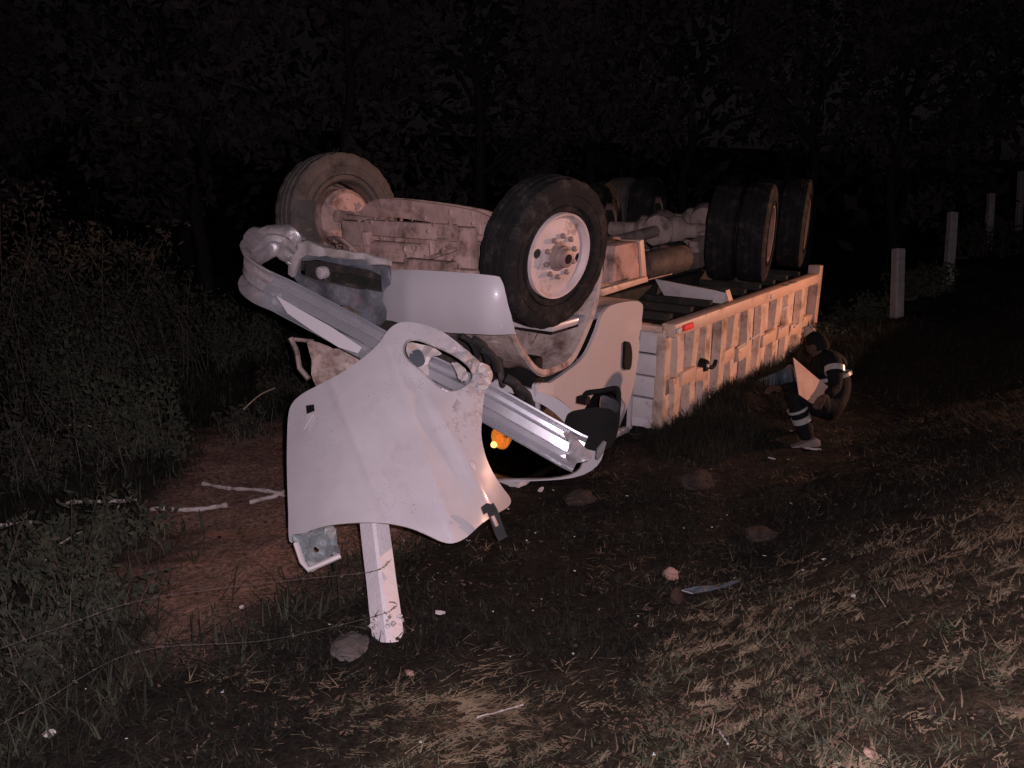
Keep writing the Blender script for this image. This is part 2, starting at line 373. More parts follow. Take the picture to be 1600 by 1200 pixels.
def nz(scale, det=10, r=.7):
    x = n_.new('ShaderNodeTexNoise'); x.inputs['Scale'].default_value = scale; x.inputs['Detail'].default_value = det; x.inputs['Roughness'].default_value = r; k_.new(tc.outputs['Object'], x.inputs['Vector']); return x
def ramp(src, p0, c0, p1, c1):
    x = n_.new('ShaderNodeValToRGB'); x.color_ramp.elements[0].position = p0; x.color_ramp.elements[0].color = (*c0, 1); x.color_ramp.elements[1].position = p1; x.color_ramp.elements[1].color = (*c1, 1); k_.new(src, x.inputs['Fac']); return x.outputs['Color']
def mixc(f, a, b):
    x = n_.new('ShaderNodeMix'); x.data_type = 'RGBA'; k_.new(f, x.inputs['Factor']); k_.new(a, x.inputs['A']); k_.new(b, x.inputs['B']); return x.outputs['Result']
def attr(nm):
    x = n_.new('ShaderNodeAttribute'); x.attribute_name = nm; return x.outputs['Fac']
big, mid, small = nz(1.4), nz(7), nz(38, 6)
dark = ramp(mid.outputs['Fac'], .35, (.011, .010, .008), .68, (.026, .022, .017))  # ditch shade painted into the ground colour
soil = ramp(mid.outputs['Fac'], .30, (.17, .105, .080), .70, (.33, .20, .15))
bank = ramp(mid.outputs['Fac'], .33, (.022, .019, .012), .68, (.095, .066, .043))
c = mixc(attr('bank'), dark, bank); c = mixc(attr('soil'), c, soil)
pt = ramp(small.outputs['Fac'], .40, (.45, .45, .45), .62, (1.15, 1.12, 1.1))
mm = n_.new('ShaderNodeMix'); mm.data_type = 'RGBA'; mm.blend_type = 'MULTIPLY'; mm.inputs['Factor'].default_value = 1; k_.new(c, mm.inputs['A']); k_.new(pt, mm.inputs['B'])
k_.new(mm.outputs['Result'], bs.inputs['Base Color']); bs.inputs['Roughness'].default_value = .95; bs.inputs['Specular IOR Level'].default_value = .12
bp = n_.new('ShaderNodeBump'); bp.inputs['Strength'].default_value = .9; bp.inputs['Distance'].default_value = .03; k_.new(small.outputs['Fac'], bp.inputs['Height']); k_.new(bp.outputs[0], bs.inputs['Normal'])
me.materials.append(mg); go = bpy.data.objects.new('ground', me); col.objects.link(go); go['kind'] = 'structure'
# the road the camera stands beside, out of the picture to the right
rb = MB(); pr = []
for s_ in np.arange(-60, 61, 2.):
    for tt in (5.6, 12.6):
        x, y = xy(tt, s_); zz = float(ground_ts(np.float64(tt), np.float64(s_))); pr.append((x, y, zz + .05))
rb.add(pr, [(2 * i, 2 * i + 1, 2 * i + 3, 2 * i + 2) for i in range(len(pr) // 2 - 1)]); tag(rb.build('road', M['asphalt']), kind='structure')

# ------------------------------------------------------------------ grass and litter (nobody could count it)
def blades(name, mat, n, ts_box, lens, wid, lean, accept, seg=2, flow=None, lift=0.0, segdrop=.6, seed=1):
    g = np.random.default_rng(seed)
    t = g.uniform(ts_box[0], ts_box[1], n); s = g.uniform(ts_box[2], ts_box[3], n)
    keep = g.uniform(0, 1, n) < accept(t, s); t, s = t[keep], s[keep]; n = len(t)
    x, y = OX + t * CB + s * SB, OY - t * SB + s * CB; z = ground_ts(t, s) - .006
    L = g.uniform(lens[0], lens[1], n) ; W = g.uniform(wid[0], wid[1], n) / 2
    a = g.uniform(0, 2 * np.pi, n) if flow is None else g.normal(flow[0], flow[1], n)
    e = np.clip(g.normal(lean[0], lean[1], n), .03, 1.5)       # elevation of the blade
    dx, dy = np.cos(a) * np.cos(e), np.sin(a) * np.cos(e); dz = np.sin(e)
    px_, py_ = -np.sin(a), np.cos(a)
    vs_ = []; 
    for j in range(seg + 1):
        u = j / seg; w_ = W * (1 - .85 * u)
        cx = x + dx * L * u; cy = y + dy * L * u; cz = z + lift * g.uniform(0, 1, n) * 0 + L * (dz * u - segdrop * dz * u * u * .6) + .004
        vs_.append(np.stack([cx - px_ * w_, cy - py_ * w_, cz], -1)); vs_.append(np.stack([cx + px_ * w_, cy + py_ * w_, cz], -1))
    V = np.stack(vs_, 1).reshape(-1, 3); m = 2 * (seg + 1)
    base = (np.arange(n) * m)[:, None]
    fq = np.concatenate([base + np.array([2 * j, 2 * j + 1, 2 * j + 3, 2 * j + 2])[None] for j in range(seg)], 1).reshape(-1, 4)
    me = bpy.data.meshes.new(name); me.vertices.add(len(V)); me.vertices.foreach_set('co', V.ravel())
    me.loops.add(fq.size); me.loops.foreach_set('vertex_index', fq.ravel().astype(np.int32)); me.polygons.add(len(fq)); me.polygons.foreach_set('loop_start', np.arange(0, fq.size, 4))
    me.update(); me.materials.append(mat); o = bpy.data.objects.new(name, me); col.objects.link(o); return o
def patch(t, s, k, off=0.): return .5 + .22 * wave(t * k + off, s * k - off)
cam_t, cam_s = ts(0., 0.)
def neard(t, s, r0): return np.clip(r0 ** 2 / ((t - cam_t) ** 2 + (s - cam_s) ** 2), 0, 1)
def clump(t, s, k, o, lo_, hi_): return sstep(lo_, hi_, wave(t * k + o, s * k - o) + .8 * wave(t * k * 2.7 - o, s * k * 2.7 + 2 * o))
def dry(t, s): return clump(t, s, 1.15, 0., -.7, 1.1) * sstep(.1, .9, .5 + .5 * np.sin(1.9 * t + 2.3 * s + .6 * wave(t, s)) + .35)
tag(blades('grass', M['grass'], 230000, (1.2, 6.4, -4.8, 6), (.025, .075), (.003, .008), (.34, .3), lambda t, s: (1 - .8 * dry(t, s)) * clump(t, s, 2.2, 11., -1.6, 1.2) * (.12 + .88 * bank_amount(t, s)) * neard(t, s, 3.4), 2, seed=2), 'short green grass growing on the bank', 'grass', kind='stuff')
tag(blades('straw', M['straw'], 420000, (1.6, 6.4, -4.8, 5), (.04, .12), (.003, .009), (.09, .13), lambda t, s: (.22 + .78 * dry(t, s)) * bank_amount(t, s) * neard(t, s, 3.2), 1, flow=(.22, .55), seed=3), 'brown mown straw lying on the bank', 'straw', kind='stuff')
tag(blades('pale_straw', M['straw_pale'], 120000, (1.8, 6.4, -4.8, 4), (.04, .16), (.003, .010), (.07, .10), lambda t, s: dry(t, s) * clump(t, s, 2.6, 4., -.8, 2.2) * bank_amount(t, s) * neard(t, s, 3.2), 1, flow=(.22, .5), seed=4), 'pale dry straw scattered over the mown bank', 'straw', kind='stuff')
tag(blades('ditch_grass', M['grass_dark_shaded'], 200000, (-1.5, 4.2, -4.5, 11), (.03, .12), (.004, .010), (.55, .4), lambda t, s: (1 - soil_amount(t, s)) * (1 - .8 * bank_amount(t, s)) * clump(t, s, 1.5, 1., -2.2, .8) * np.where((t < 1.35) & (s > -.9) & (s < 5.7), 0, 1), 2, seed=5), 'rough grass in the ditch beside the wreck, shade put into its dark colour', 'grass', kind='stuff')
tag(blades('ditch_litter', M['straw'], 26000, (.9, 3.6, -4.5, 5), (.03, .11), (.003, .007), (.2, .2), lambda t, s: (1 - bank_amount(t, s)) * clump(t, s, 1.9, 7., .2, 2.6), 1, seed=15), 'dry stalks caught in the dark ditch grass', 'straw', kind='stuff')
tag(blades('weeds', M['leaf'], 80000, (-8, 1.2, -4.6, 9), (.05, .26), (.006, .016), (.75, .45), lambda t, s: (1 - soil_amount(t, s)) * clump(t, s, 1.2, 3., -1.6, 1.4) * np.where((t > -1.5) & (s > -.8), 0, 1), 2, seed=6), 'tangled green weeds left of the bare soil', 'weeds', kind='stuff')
tag(blades('dead_weeds', M['grass_dark_shaded'], 90000, (-8, 1.2, -4.6, 9), (.08, .34), (.005, .013), (.6, .5), lambda t, s: (1 - soil_amount(t, s)) * clump(t, s, 1.6, 9., -1.6, 1.0) * np.where((t > -1.5) & (s > -.8), 0, 1), 2, seed=16), 'dark dead weeds tangled left of the bare soil', 'weeds', kind='stuff')
tag(blades('leaf_litter', M['litter'], 150000, (.6, 6.4, -4.8, 4), (.012, .036), (.007, .018), (.12, .2), lambda t, s: (.15 + .85 * bank_amount(t, s)) * clump(t, s, 2.1, 6., -.8, 2.) * neard(t, s, 3.2), 2, segdrop=1.2, seed=21), 'fallen brown leaves matted into the grass', 'leaf litter', kind='stuff')
tag(blades('box_weeds', M['grass_dark_shaded'], 30000, (1.28, 2.1, .7, 6.2), (.08, .26), (.005, .012), (.9, .4), lambda t, s: clump(t, s, 2.2, 5., -1.2, 1.2), 2, seed=22), 'dark weeds pushed up against the side of the dump box', 'weeds', kind='stuff')
tag(blades('soil_litter', M['straw'], 26000, (-3.4, 1.3, -4.5, 1), (.015, .09), (.002, .006), (.15, .15), lambda t, s: .7 * soil_amount(t, s) * clump(t, s, 1.7, 2., -1., 1.5), 1, seed=8), 'small dry stalks scattered over the red soil', 'straw', kind='stuff')
# crumbs of soil and gravel
gm = MB(); OCT = [(1, 0, 0), (-1, 0, 0), (0, 1, 0), (0, -1, 0), (0, 0, 1), (0, 0, -1)]; OF = [(0, 2, 4), (2, 1, 4), (1, 3, 4), (3, 0, 4), (2, 0, 5), (1, 2, 5), (3, 1, 5), (0, 3, 5)]
for i in range(5200):
    if i % 2: t, s = rnd.uniform(-3, 1.3), rnd.uniform(-4.4, 1)
    else: t, s = rnd.uniform(1, 4.8), rnd.uniform(-4.6, 3.5)
    if i % 2 and rnd.random() > soil_amount(np.float64(t), np.float64(s)): continue
    r = .004 + .016 * rnd.random() ** 4; x, y = xy(t, s); z = gz(x, y)
    gm.add([(x + r * a * rnd.uniform(.6, 1.3), y + r * b * rnd.uniform(.6, 1.3), z + r * .4 + r * c_ * .7) for a, b, c_ in OCT], OF)
tag(gm.build('gravel', M['clod']), 'small crumbs of soil and gravel on the ground', 'gravel', kind='stuff')

# ================================================================== THE TRUCK
truck = empty('dump_truck', (OX, OY, 0), (0, 0, -AZ))
tag(truck, 'wrecked white dump truck lying upside down with its hood hanging open', 'truck')

# ---- wheels
def tyre_prof(w, R0=.525, rr=.292):
    h = w / 2
    return [(-h * .62, rr), (-h * .86, rr + .02), (-h, R0 - .125), (-h * .97, R0 - .06), (-h * .90, R0 - .022), (-h * .80, R0 - .004), (-h * .50, R0), (-h * .47, R0 - .010), (-h * .40, R0 - .010), (-h * .37, R0 + .002),
            (-h * .06, R0 + .003), (-h * .04, R0 - .010), (h * .04, R0 - .010), (h * .06, R0 + .003), (h * .37, R0 + .002), (h * .40, R0 - .010), (h * .47, R0 - .010), (h * .50, R0), (h * .80, R0 - .004), (h * .90, R0 - .022),
            (h * .97, R0 - .06), (h, R0 - .125), (h * .86, rr + .02), (h * .62, rr)]
def make_tyre(name, w, mat, parent, lug=True):
    b = MB(); pf = tyre_prof(w)
    b.lathe(pf, 72, 'x', (lambda i, k: -.007 if (k % 3 == 0 and i in (4, 5, 6, 17, 18, 19)) else 0), close=True)
    for r_ in (.345, .415):                      # raised sidewall rings
        for sx in (1, -1): b.lathe([(sx * (w / 2 - .012), r_), (sx * (w / 2 + .003), r_ + .004), (sx * (w / 2 - .010), r_ + .010)], 48)
    return b.build(name, mat, parent)
def circ(cx, cy, r, n=20): return [(cx + r * math.cos(2 * math.pi * i / n), cy + r * math.sin(2 * math.pi * i / n)) for i in range(n)]
def make_front_wheel(parent, dusty=False):
    ty = make_tyre('front_wheel', .29, M['tyre_dusty' if dusty else 'tyre'], parent)
    b = MB()
    b.lathe([(-.10, .285), (.135, .300), (.142, .296), (.140, .284), (.122, .272), (.112, .264), (.105, .256)], 48)
    holes = [circ(.212 * math.cos(a), .212 * math.sin(a), .034, 16) for a in (R(172), R(352))]
    sheet(b, circ(0, 0, .262, 48), holes + [circ(0, 0, .085, 24)], .035, lambda u, v: (.106 + .022 * max(0, 1 - abs((u * u + v * v) ** .5 - .13) / .09), u, v), .014)
    b.build('rim', M['rim_brown' if dusty else 'rim'], ty)
    b = MB(); b.lathe([(-.15, .06), (-.14, .20), (-.10, .235), (.0, .235), (.045, .16), (.05, .07)], 32); b.build('brake_drum', M['under' if dusty else 'under_dark'], ty)
    h = MB(); h.lathe([(.06, .105), (.128, .103), (.14, .080), (.165, .077), (.172, .066), (.200, .062), (.206, .052), (.206, .001)], 32); h.build('hub', M['hub'], ty)
    h = MB(); h.lathe([(.198, .034), (.2085, .034), (.2105, .028), (.2105, .001)], 20); h.build('hub_cap', M['hole'], ty)
    nut = None
    for i in range(10):
        a = 2 * math.pi * (i + .5) / 10
        if nut is None:
            nb = MB(); nb.lathe([(0, .019), (.004, .021), (.03, .018), (.034, .012), (.034, .001)], 6, smooth=False); nut = nb.build('lug_nut', M['hub'], ty); o = nut
        else: o = nut.copy(); col.objects.link(o)
        o.location = (.118, .142 * math.cos(a), .142 * math.sin(a))
    return ty
def make_rear_wheel(parent):
    ty = make_tyre('rear_wheel', .31, M['tyre'], parent)
    b = MB(); b.lathe([(-.14, .285), (.138, .300), (.146, .296), (.144, .284), (.09, .272), (.02, .262), (-.02, .24), (-.025, .12), (.03, .115), (.06, .10), (.10, .09), (.105, .001)], 40)
    b.build('rim', M['rim_brown'], ty)
    return ty
AXR = Matrix.Rotation(R(4.2), 4, 'Y')            # the front axle hangs lower on the near side
axle_c = Vector((0, 0, 1.765))
def axle_pt(x, y=0, z=0): return axle_c + AXR @ Vector((x, y, z))
wf = make_front_wheel(truck); wf.location = axle_pt(1.04); wf.rotation_euler = (R(0), R(9), R(-9))
wf2 = make_front_wheel(truck, True); wf2.location = axle_pt(-1.04); wf2.rotation_euler = (R(20), R(3), R(180 - 9)); tag(wf2, 'far front wheel caked in pale dust')
wr = make_rear_wheel(truck); first = True
YAW = R(13)                                      # the tandem is knocked askew
TAND = ((3.90, 1.545), (5.14, 1.575))
for s_, zc in TAND:
    for side in (1, -1):
        for tt in (1.06, .735):
            o = wr if first else dup(wr); first = False
            o.location = (side * tt * math.cos(YAW), s_ + side * tt * math.sin(YAW), zc); o.rotation_euler = (R(rnd.uniform(0, 90)), R(2.0), YAW + R(0 if side > 0 else 180))
            if side < 0 and tt > .9:
                if 'dusty_mesh' not in globals(): dusty_mesh = o.data.copy(); dusty_mesh.materials[0] = M['tyre_dusty']
                o.data = dusty_mesh; tag(o, 'far rear wheel grey with dust')

# ---- frame, axles and the clutter between the wheels
b = MB()
for x in (-.43, .43): b.box((x, 2.72, 1.27), (.085, 6.26, .26))
b.build('frame_rail', M['under_grey'], truck, bevel=.012)
for i, s_ in enumerate((-.55, .75, 1.9, 2.8, 3.5, 4.8, 5.8)):
    b = MB(); b.box((0, s_, 1.28), (.775, .12, .18)); b.build('cross_member', M['under_grey'], truck, bevel=.01)
b = MB()                                         # drop-centre front axle beam
pth = [axle_pt(-.86, 0, 0), axle_pt(-.68, 0, .04), axle_pt(-.55, 0, .13), axle_pt(-.3, 0, .16), axle_pt(.3, 0, .16), axle_pt(.55, 0, .13), axle_pt(.68, 0, .04), axle_pt(.86, 0, 0)]
sweep(b, curve(pth, 4), [(-.07, -.075), (.07, -.075), (.07, -.045), (.02, -.025), (.02, .025), (.07, .045), (.07, .075), (-.07, .075), (-.07, .045), (-.02, .025), (-.02, -.025), (-.07, -.045)], [Vector((0, 0, 1))] * 29)
b.build('front_axle', M['under'], truck)
b = MB(); b.tube([axle_pt(-.82, -.22, .06), axle_pt(.82, -.22, .06)], .028, 10)
for x in (-.8, .8): b.tube([axle_pt(x, -.24, .06), axle_pt(x, 0, .03)], [.05, .035], 8)
b.build('tie_rod', M['under'], truck)
for x in (-.46, .46):
    for j in range(4):
        b = MB(); L = .62 - .11 * j; pp = [Vector((x, s_, 1.60 - .012 * 0 - .19 * ((s_) / .75) ** 2 - .028 * j + .06)) for s_ in np.linspace(-L, L, 9)]
        sweep(b, pp, [(-.012, -.045), (.012, -.045), (.012, .045), (-.012, .045)], [Vector((0, 0, 1))] * 9); b.build('leaf_spring', M['under'], truck)
    b = MB(); b.box((x, 0, 1.74), (.15, .22, .09)); 
    for dx in (-.055, .055):
        for dy in (-.08, .08): b.tube([(x + dx, dy, 1.52), (x + dx, dy, 1.86)], .013, 6)
    b.build('spring_clamp', M['under'], truck)
b = MB(); b.box((-.02, -.10, 1.50), (.60, .80, .46), taper=.80); b.box((-.02, -.53, 1.42), (.52, .05, .30)); b.build('oil_pan', M['under'], truck, bevel=.03)
b = MB(); b.box((0, -.50, 1.42), (1.62, .10, .36)); b.box((.42, -.52, 1.56), (.44, .08, .17)); b.box((-.45, -.53, 1.56), (.56, .06, .17)); b.box((0, -.57, 1.48), (1.5, .05, .05)); b.build('radiator_support', M['under'], truck, bevel=.02)
for x, wd, z0, z1 in ((-.30, .07, 1.50, 1.80), (.42, .09, 1.45, 1.78)):
    b = MB(); b.box((x, -.34 + .05 * math.sin(x * 9), (z0 + z1) / 2), (wd, .12, z1 - z0), Euler((R(rnd.uniform(-8, 8)), R(rnd.uniform(-6, 6)), 0)).to_matrix()); b.build('bracket', M['under'], truck, bevel=.014)
for k in range(7):
    a = Vector((rnd.uniform(-.7, .7), -.46, rnd.uniform(1.3, 1.75))); e = Vector((rnd.uniform(-.7, .7), -.42, rnd.uniform(1.35, 1.8)))
    b = MB(); b.tube(curve([a, (a + e) / 2 + Vector((0, -.06, rnd.uniform(-.1, .12))), e], 6), .016, 6); b.build('hose', M['under'], truck)
b = MB(); b.box((0, .35, .98), (.68, 1.15, .62)); b.box((.25, .1, .82), (.3, .6, .34)); b.build('engine_block', M['under_dark'], truck, bevel=.04)
for k in range(6):
    x0 = .35 + .09 * k
    b = MB(); b.tube(curve([(x0, -.25, 1.05), (x0 + .1, -.34, .92 - .05 * (k % 3)), (x0 + .02, -.22, .74)], 6), .024, 8); b.build('engine_hose', M['under_dark' if k % 2 else 'rubber'], truck)
b = MB(); b.tube([(0, .95, 1.42), (0, 1.5, 1.44), (0, 1.52, 1.44), (0, 1.95, 1.43)], [.21, .20, .14, .12], 16); b.build('gearbox', M['under_grey'], truck)
b = MB(); b.tube([(0, 1.95, 1.43), (0, 3.75, 1.54)], .065, 12); b.build('drive_shaft', M['under_grey'], truck)
for s_, zc in TAND:
    yr = Matrix.Translation((0, s_, zc)) @ Matrix.Rotation(YAW, 4, 'Z')
    b = MB(); b.tube([(-.95, 0, 0), (-.3, 0, 0), (-.22, 0, 0), (.22, 0, 0), (.3, 0, 0), (.95, 0, 0)], [.075, .085, .16, .16, .085, .075], 14)
    k0 = len(b.v); b.lathe([(-.20, .08), (-.17, .17), (0, .23), (.14, .20), (.18, .05)], 20, 'z'); b.move(Matrix.Rotation(R(-90), 4, 'X'), k0)
    b.move(yr); b.build('rear_axle', M['under_grey'], truck)
    for q1 in (1, -1):
        b = MB(); b.tube([(q1 * .60, 0, 0), (q1 * .80, 0, 0)], .21, 20); b.move(yr); b.build('brake_drum', M['under_dark'], truck)
for x in (-.50, .50):
    b = MB(); pp = [Vector((x, s_, 1.50 - .10 * ((s_ - 4.52) / .8) ** 2)) for s_ in np.linspace(3.7, 5.35, 11)]
    sweep(b, pp, [(-.06, -.05), (.06, -.05), (.06, .05), (-.06, .05)], [Vector((0, 0, 1))] * 11); b.build('walking_beam', M['under_grey'], truck)
for x, s_, r_, l_ in ((.70, 2.55, .13, .9), (-.72, 2.3, .20, 1.2), (.40, 3.3, .11, .6)):
    b = MB(); b.tube([(x, s_ - l_ / 2, 1.36), (x, s_ - l_ / 2 + .04, 1.36), (x, s_ + l_ / 2 - .04, 1.36), (x, s_ + l_ / 2, 1.36)], [r_ * .8, r_, r_, r_ * .8], 16); b.build('air_tank', M['under_dark'], truck)
# pinkish step box, rail bracket and the mud-stained housing behind the front wheel
b = MB(); b.prism([on_t(962, 384, .86), on_t(1003, 376, .86), on_t(1008, 432, .86), on_t(958, 444, .86)], (-.30, 0, 0)); b.build('battery_box', M['under'], truck, bevel=.018)
b = MB(); b.prism([on_t(1000, 376, .88), on_t(1006, 374, .88), on_t(1011, 434, .88), on_t(1004, 436, .88)], (-.2, 0, 0)); b.build('step_bracket', M['boxrail'], truck, bevel=.005)
b = MB(); b.prism([on_t(940, 452, 1.0), on_t(1012, 432, 1.0), on_t(1013, 440, 1.0), on_t(942, 463, 1.0)], (-.05, 0, 0)); b.build('step_bar', M['boxrail'], truck, bevel=.006)
b = MB(); b.box((.55, 1.25, 1.50), (.42, .50, .24)); b.tube([(.62, 1.0, 1.58), (.62, 1.6, 1.56)], .10, 12); b.build('exhaust_box', M['under_dark'], truck, bevel=.03)

# ---- lumps of pale mud caked on the underside
b = MB(); rq = random.Random(31)
for k in range(420):
    if k % 3 == 0: c0 = axle_pt(rq.uniform(-.85, .85), -.09 - .02 * rq.random(), rq.uniform(-.1, .2))
    elif k % 3 == 1: c0 = Vector((rq.uniform(-.75, .75), -.50 - .08 * rq.random(), rq.uniform(1.3, 1.72)))
    else: c0 = Vector((rq.uniform(-.5, .6), -.45 + .1 * rq.random(), rq.uniform(1.4, 1.9)))
    r = .005 + .020 * rq.random() ** 3
    b.add([c0 + Vector((r * x * rq.uniform(.6, 1.6), r * y * .7, r * z * rq.uniform(.6, 1.6))) for x, y, z in OCT], OF)
o = b.build('caked_mud', M['under'], truck); o['kind'] = 'stuff'
b = MB(); b.box((0, -.30, 1.60), (1.28, .10, .52)); b.box((.1, -.37, 1.82), (.9, .05, .12)); b.build('splash_plate', M['under'], truck, bevel=.02)
for k, (x0, z0, x1, z1) in enumerate(((-.7, 1.70, .3, 1.62), (-.2, 1.50, .7, 1.58), (-.6, 1.44, .1, 1.50))):
    b = MB(); b.tube(curve([(x0, -.40, z0), ((x0 + x1) / 2, -.44, (z0 + z1) / 2 + .03), (x1, -.40, z1)], 5), .012, 6); b.build('brake_line', M['under'], truck)

# ---- cab
def cab_side(px, py): 
    p = on_t(px, py, 1.06); return p + Vector((-.05 * max(0, (.55 - p.z)), 0, 0))
out = smooth_loop([(852, 598), (880, 580), (908, 556), (926, 520), (938, 488), (958, 474), (996, 472), (998, 500), (992, 560), (984, 610), (968, 662), (940, 715), (905, 745), (868, 766), (876, 735), (868, 690), (836, 636), (832, 600)], 5)
winh = smooth_loop([(893, 700), (908, 640), (936, 606), (972, 628), (958, 668), (930, 712)], 5)
b = MB(); sheet(b, out, [winh], 12, cab_side, .03); door = b.build('door', M['white'], truck)
b = MB(); sheet(b, smooth_loop([(973, 534), (980, 536), (983, 552), (981, 574), (975, 577), (971, 572), (972, 550)], 4), [], 6, lambda x, y: on_t(x, y, 1.085), .03); b.build('door_handle', M['black'], door)
b = MB(); sheet(b, winh, [], 12, lambda x, y: on_t(x, y, 1.025), .006); b.build('side_window', M['glass'], door)
b = MB()                                         # cab floor, back wall and crushed roof
b.box((0, .78, 1.13), (2.06, 1.36, .06)); b.box((0, 1.42, .56), (2.02, .05, 1.1)); b.box((-1.03, .72, .55), (.04, 1.38, 1.1)); b.box((0, .60, .0), (2.0, 1.75, .10))
b.build('cab_shell', M['white'], truck, bevel=.03)
b = MB(); b.box((0, 1.37, .56), (1.96, .03, 1.06)); b.box((0, .75, 1.085), (1.98, 1.2, .02)); b.box((-.995, .72, .55), (.02, 1.3, 1.04)); b.box((0, .6, .065), (1.94, 1.6, .02)); b.build('cab_blackout', M['black'], truck)  # black sheets added so the cab interior stays dark
b = MB(); b.box((.45, .75, .55), (.5, .5, .16)); b.box((.45, 1.0, .40), (.5, .14, .62)); b.build('seat', M['under_dark'], truck, bevel=.05)
b = MB(); b.box((-.32, .04, .98), (1.8, .12, .28)); b.build('dashboard', M['black'], truck, bevel=.03)
# windscreen frame and glass
ws = smooth_loop([on_s(x, y, -.30).xz.to_tuple() for x, y in ((742, 640), (760, 606), (826, 634), (862, 690), (872, 735), (860, 760), (800, 752), (745, 740))], 5)
wo_ = smooth_loop([on_s(x, y, -.30).xz.to_tuple() for x, y in ((640, 640), (735, 590), (834, 622), (874, 684), (892, 730), (872, 764), (798, 755), (640, 741))], 5)
b = MB(); sheet(b, wo_, [ws], .07, lambda u, v: (u, -.30 + .9 * max(0, u - .75) ** 2, v), .04); b.build('windscreen_frame', M['clean'], truck)
b = MB(); sheet(b, ws, [], .07, lambda u, v: (u, -.275 + .9 * max(0, u - .75) ** 2, v), .006)
gl = bpy.data.materials.new('windscreen_glass'); gl.use_nodes = True; gb = gl.node_tree.nodes['Principled BSDF']; gb.inputs['Transmission Weight'].default_value = 1; gb.inputs['Roughness'].default_value = .03; gb.inputs['IOR'].default_value = 1.05; gb.inputs['Base Color'].default_value = (.35, .35, .33, 1)
b.build('windscreen', gl, truck)
b = MB(); b.box((.72, -.06, .80), (.62, .10, .30)); b.build('gap_blackout', M['black'], truck, bevel=.02)  # black block added to keep the gap by the windscreen dark
# the lit amber lamp inside the windscreen
lc = on_s(783, 684, -.10); cl = on_s(776, 690, .1)
lp = empty('cab_lamp', (0, 0, 0)); lp.parent = truck
def ring_at(b, c0, prof, seg=24, tilt=0):
    k0 = len(b.v); b.lathe(prof, seg); mt = Matrix.Translation(c0) @ Matrix.Rotation(R(-90 + tilt), 4, 'Z')
    b.move(mt, k0)
b = MB(); ring_at(b, lc, [(-.06, .02), (-.05, .065), (0, .085), (.008, .088), (.008, .078), (.0, .074)], 28); b.build('lamp_shell', M['amber'], lp)
for r_ in (.06, .045):
    b = MB(); ring_at(b, lc + Vector((0, -.012, -.006)), [(0, r_), (.008, r_ + .004), (.010, r_), (.004, r_ - .003)], 28); b.build('lamp_ring', M['amber'], lp)
b = MB(); ring_at(b, lc + Vector((-.045, -.03, -.055)), [(-.02, .001), (-.018, .018), (0, .026), (.016, .02), (.02, .001)], 14); b.build('bulb', M['bulb'], lp)

# ---- wheel arch liner under the near front wheel
b = MB(); ac = axle_pt(1.0); ro, ri = .76, .73; aa = np.linspace(R(204), R(352), 30)
def arch_pt(a, r, t):
    sx = 1.0 + .10 * max(0, -math.sin(a)) ; flat = -.62 if a < R(225) else -.9
    return Vector((t, ac.y + .06 + r * .84 * math.cos(a), ac.z - .02 + r * 1.12 * math.sin(a)))
rows = [(.66, 1.0), (.80, 1.0), (.90, .985), (.98, 1.0), (1.085, 1.02), (1.10, 1.0), (1.085, .955)]
vs_ = [arch_pt(a, .76 * k, t) + Vector((0, 0, .012 * math.sin(a * 9 + t * 20))) for a in aa for t, k in rows]; nr = len(rows)
b.add(vs_, [(i * nr + j, i * nr + j + 1, (i + 1) * nr + j + 1, (i + 1) * nr + j) for i in range(29) for j in range(nr - 1)], True)
b.add([arch_pt(a, .76 * 1.0, .66) for a in aa] + [arch_pt(a, .30, .64) for a in aa], [(i, i + 1, 31 + i, 30 + i) for i in range(29)], True)
b.build('wheel_arch_liner', M['liner'], truck)
for k in range(3):
    b = MB(); a = R(209 + 7 * k); sweep(b, [arch_pt(a, .735, .70), arch_pt(a, .735, 1.06)], [(-.015, -.012), (.015, -.012), (.015, .012), (-.015, .012)], [Vector((0, 1, 0))] * 2); b.build('liner_rib', M['liner'], truck)
b = MB(); b.tube([axle_pt(1.02, .25, -.84), axle_pt(1.10, .25, -.88)], .02, 8); b.build('fender_bolt', M['black'], truck)
b = MB(); p0 = on_t(842, 606, .95); sheet(b, smooth_loop([(836, 600), (856, 598), (860, 604), (856, 625), (846, 644), (838, 648), (836, 625)], 4), [], 8, lambda x, y: on_t(x, y, 1.075), .03); b.build('cowl_cap', M['clean'], truck)

# ---- bumper: white right half, broken left half with fog lamp
BS = -.72
def bump_pt(x, y):
    p = on_s(x, y, BS); k = max(0, p.x - 1.02); p = on_s(x, y, BS + 2.0 * k * k + .0016 * max(0, 642 - x) + .05 * ((y - 470) / 45) ** 2); return p
out = [(616, 424)] + [tuple(v) for v in curve([(616, 424), (700, 427), (768, 433), (783, 440), (790, 470), (801, 512), (797, 517), (740, 517), (680, 513), (640, 505), (614, 498), (598, 500)], 5)] + [(604, 460)]
b = MB(); sheet(b, out, [], 9, bump_pt, .035); b.build('bumper_end', M['clean'], truck)
def bl(x, y):
    p = on_s(x, y, BS + .05); p.y += .03 * math.sin(x * .11) * math.sin(y * .09 + 1); return p
out = [(462, 384), (478, 381), (520, 392), (560, 402), (612, 415), (613, 460), (606, 500), (590, 512), (560, 498), (520, 478), (480, 455), (458, 432)]
holes = [[(472, 406), (500, 408), (545, 414), (580, 420), (602, 430), (600, 458), (570, 452), (530, 444), (498, 438), (466, 428)],
         [(524, 472), (548, 478), (570, 488), (566, 494), (545, 488), (526, 480)]]
b = MB(); sheet(b, out, holes, 8, bl, .03); bumper = b.build('bumper_panel', M['steelblue'], truck)
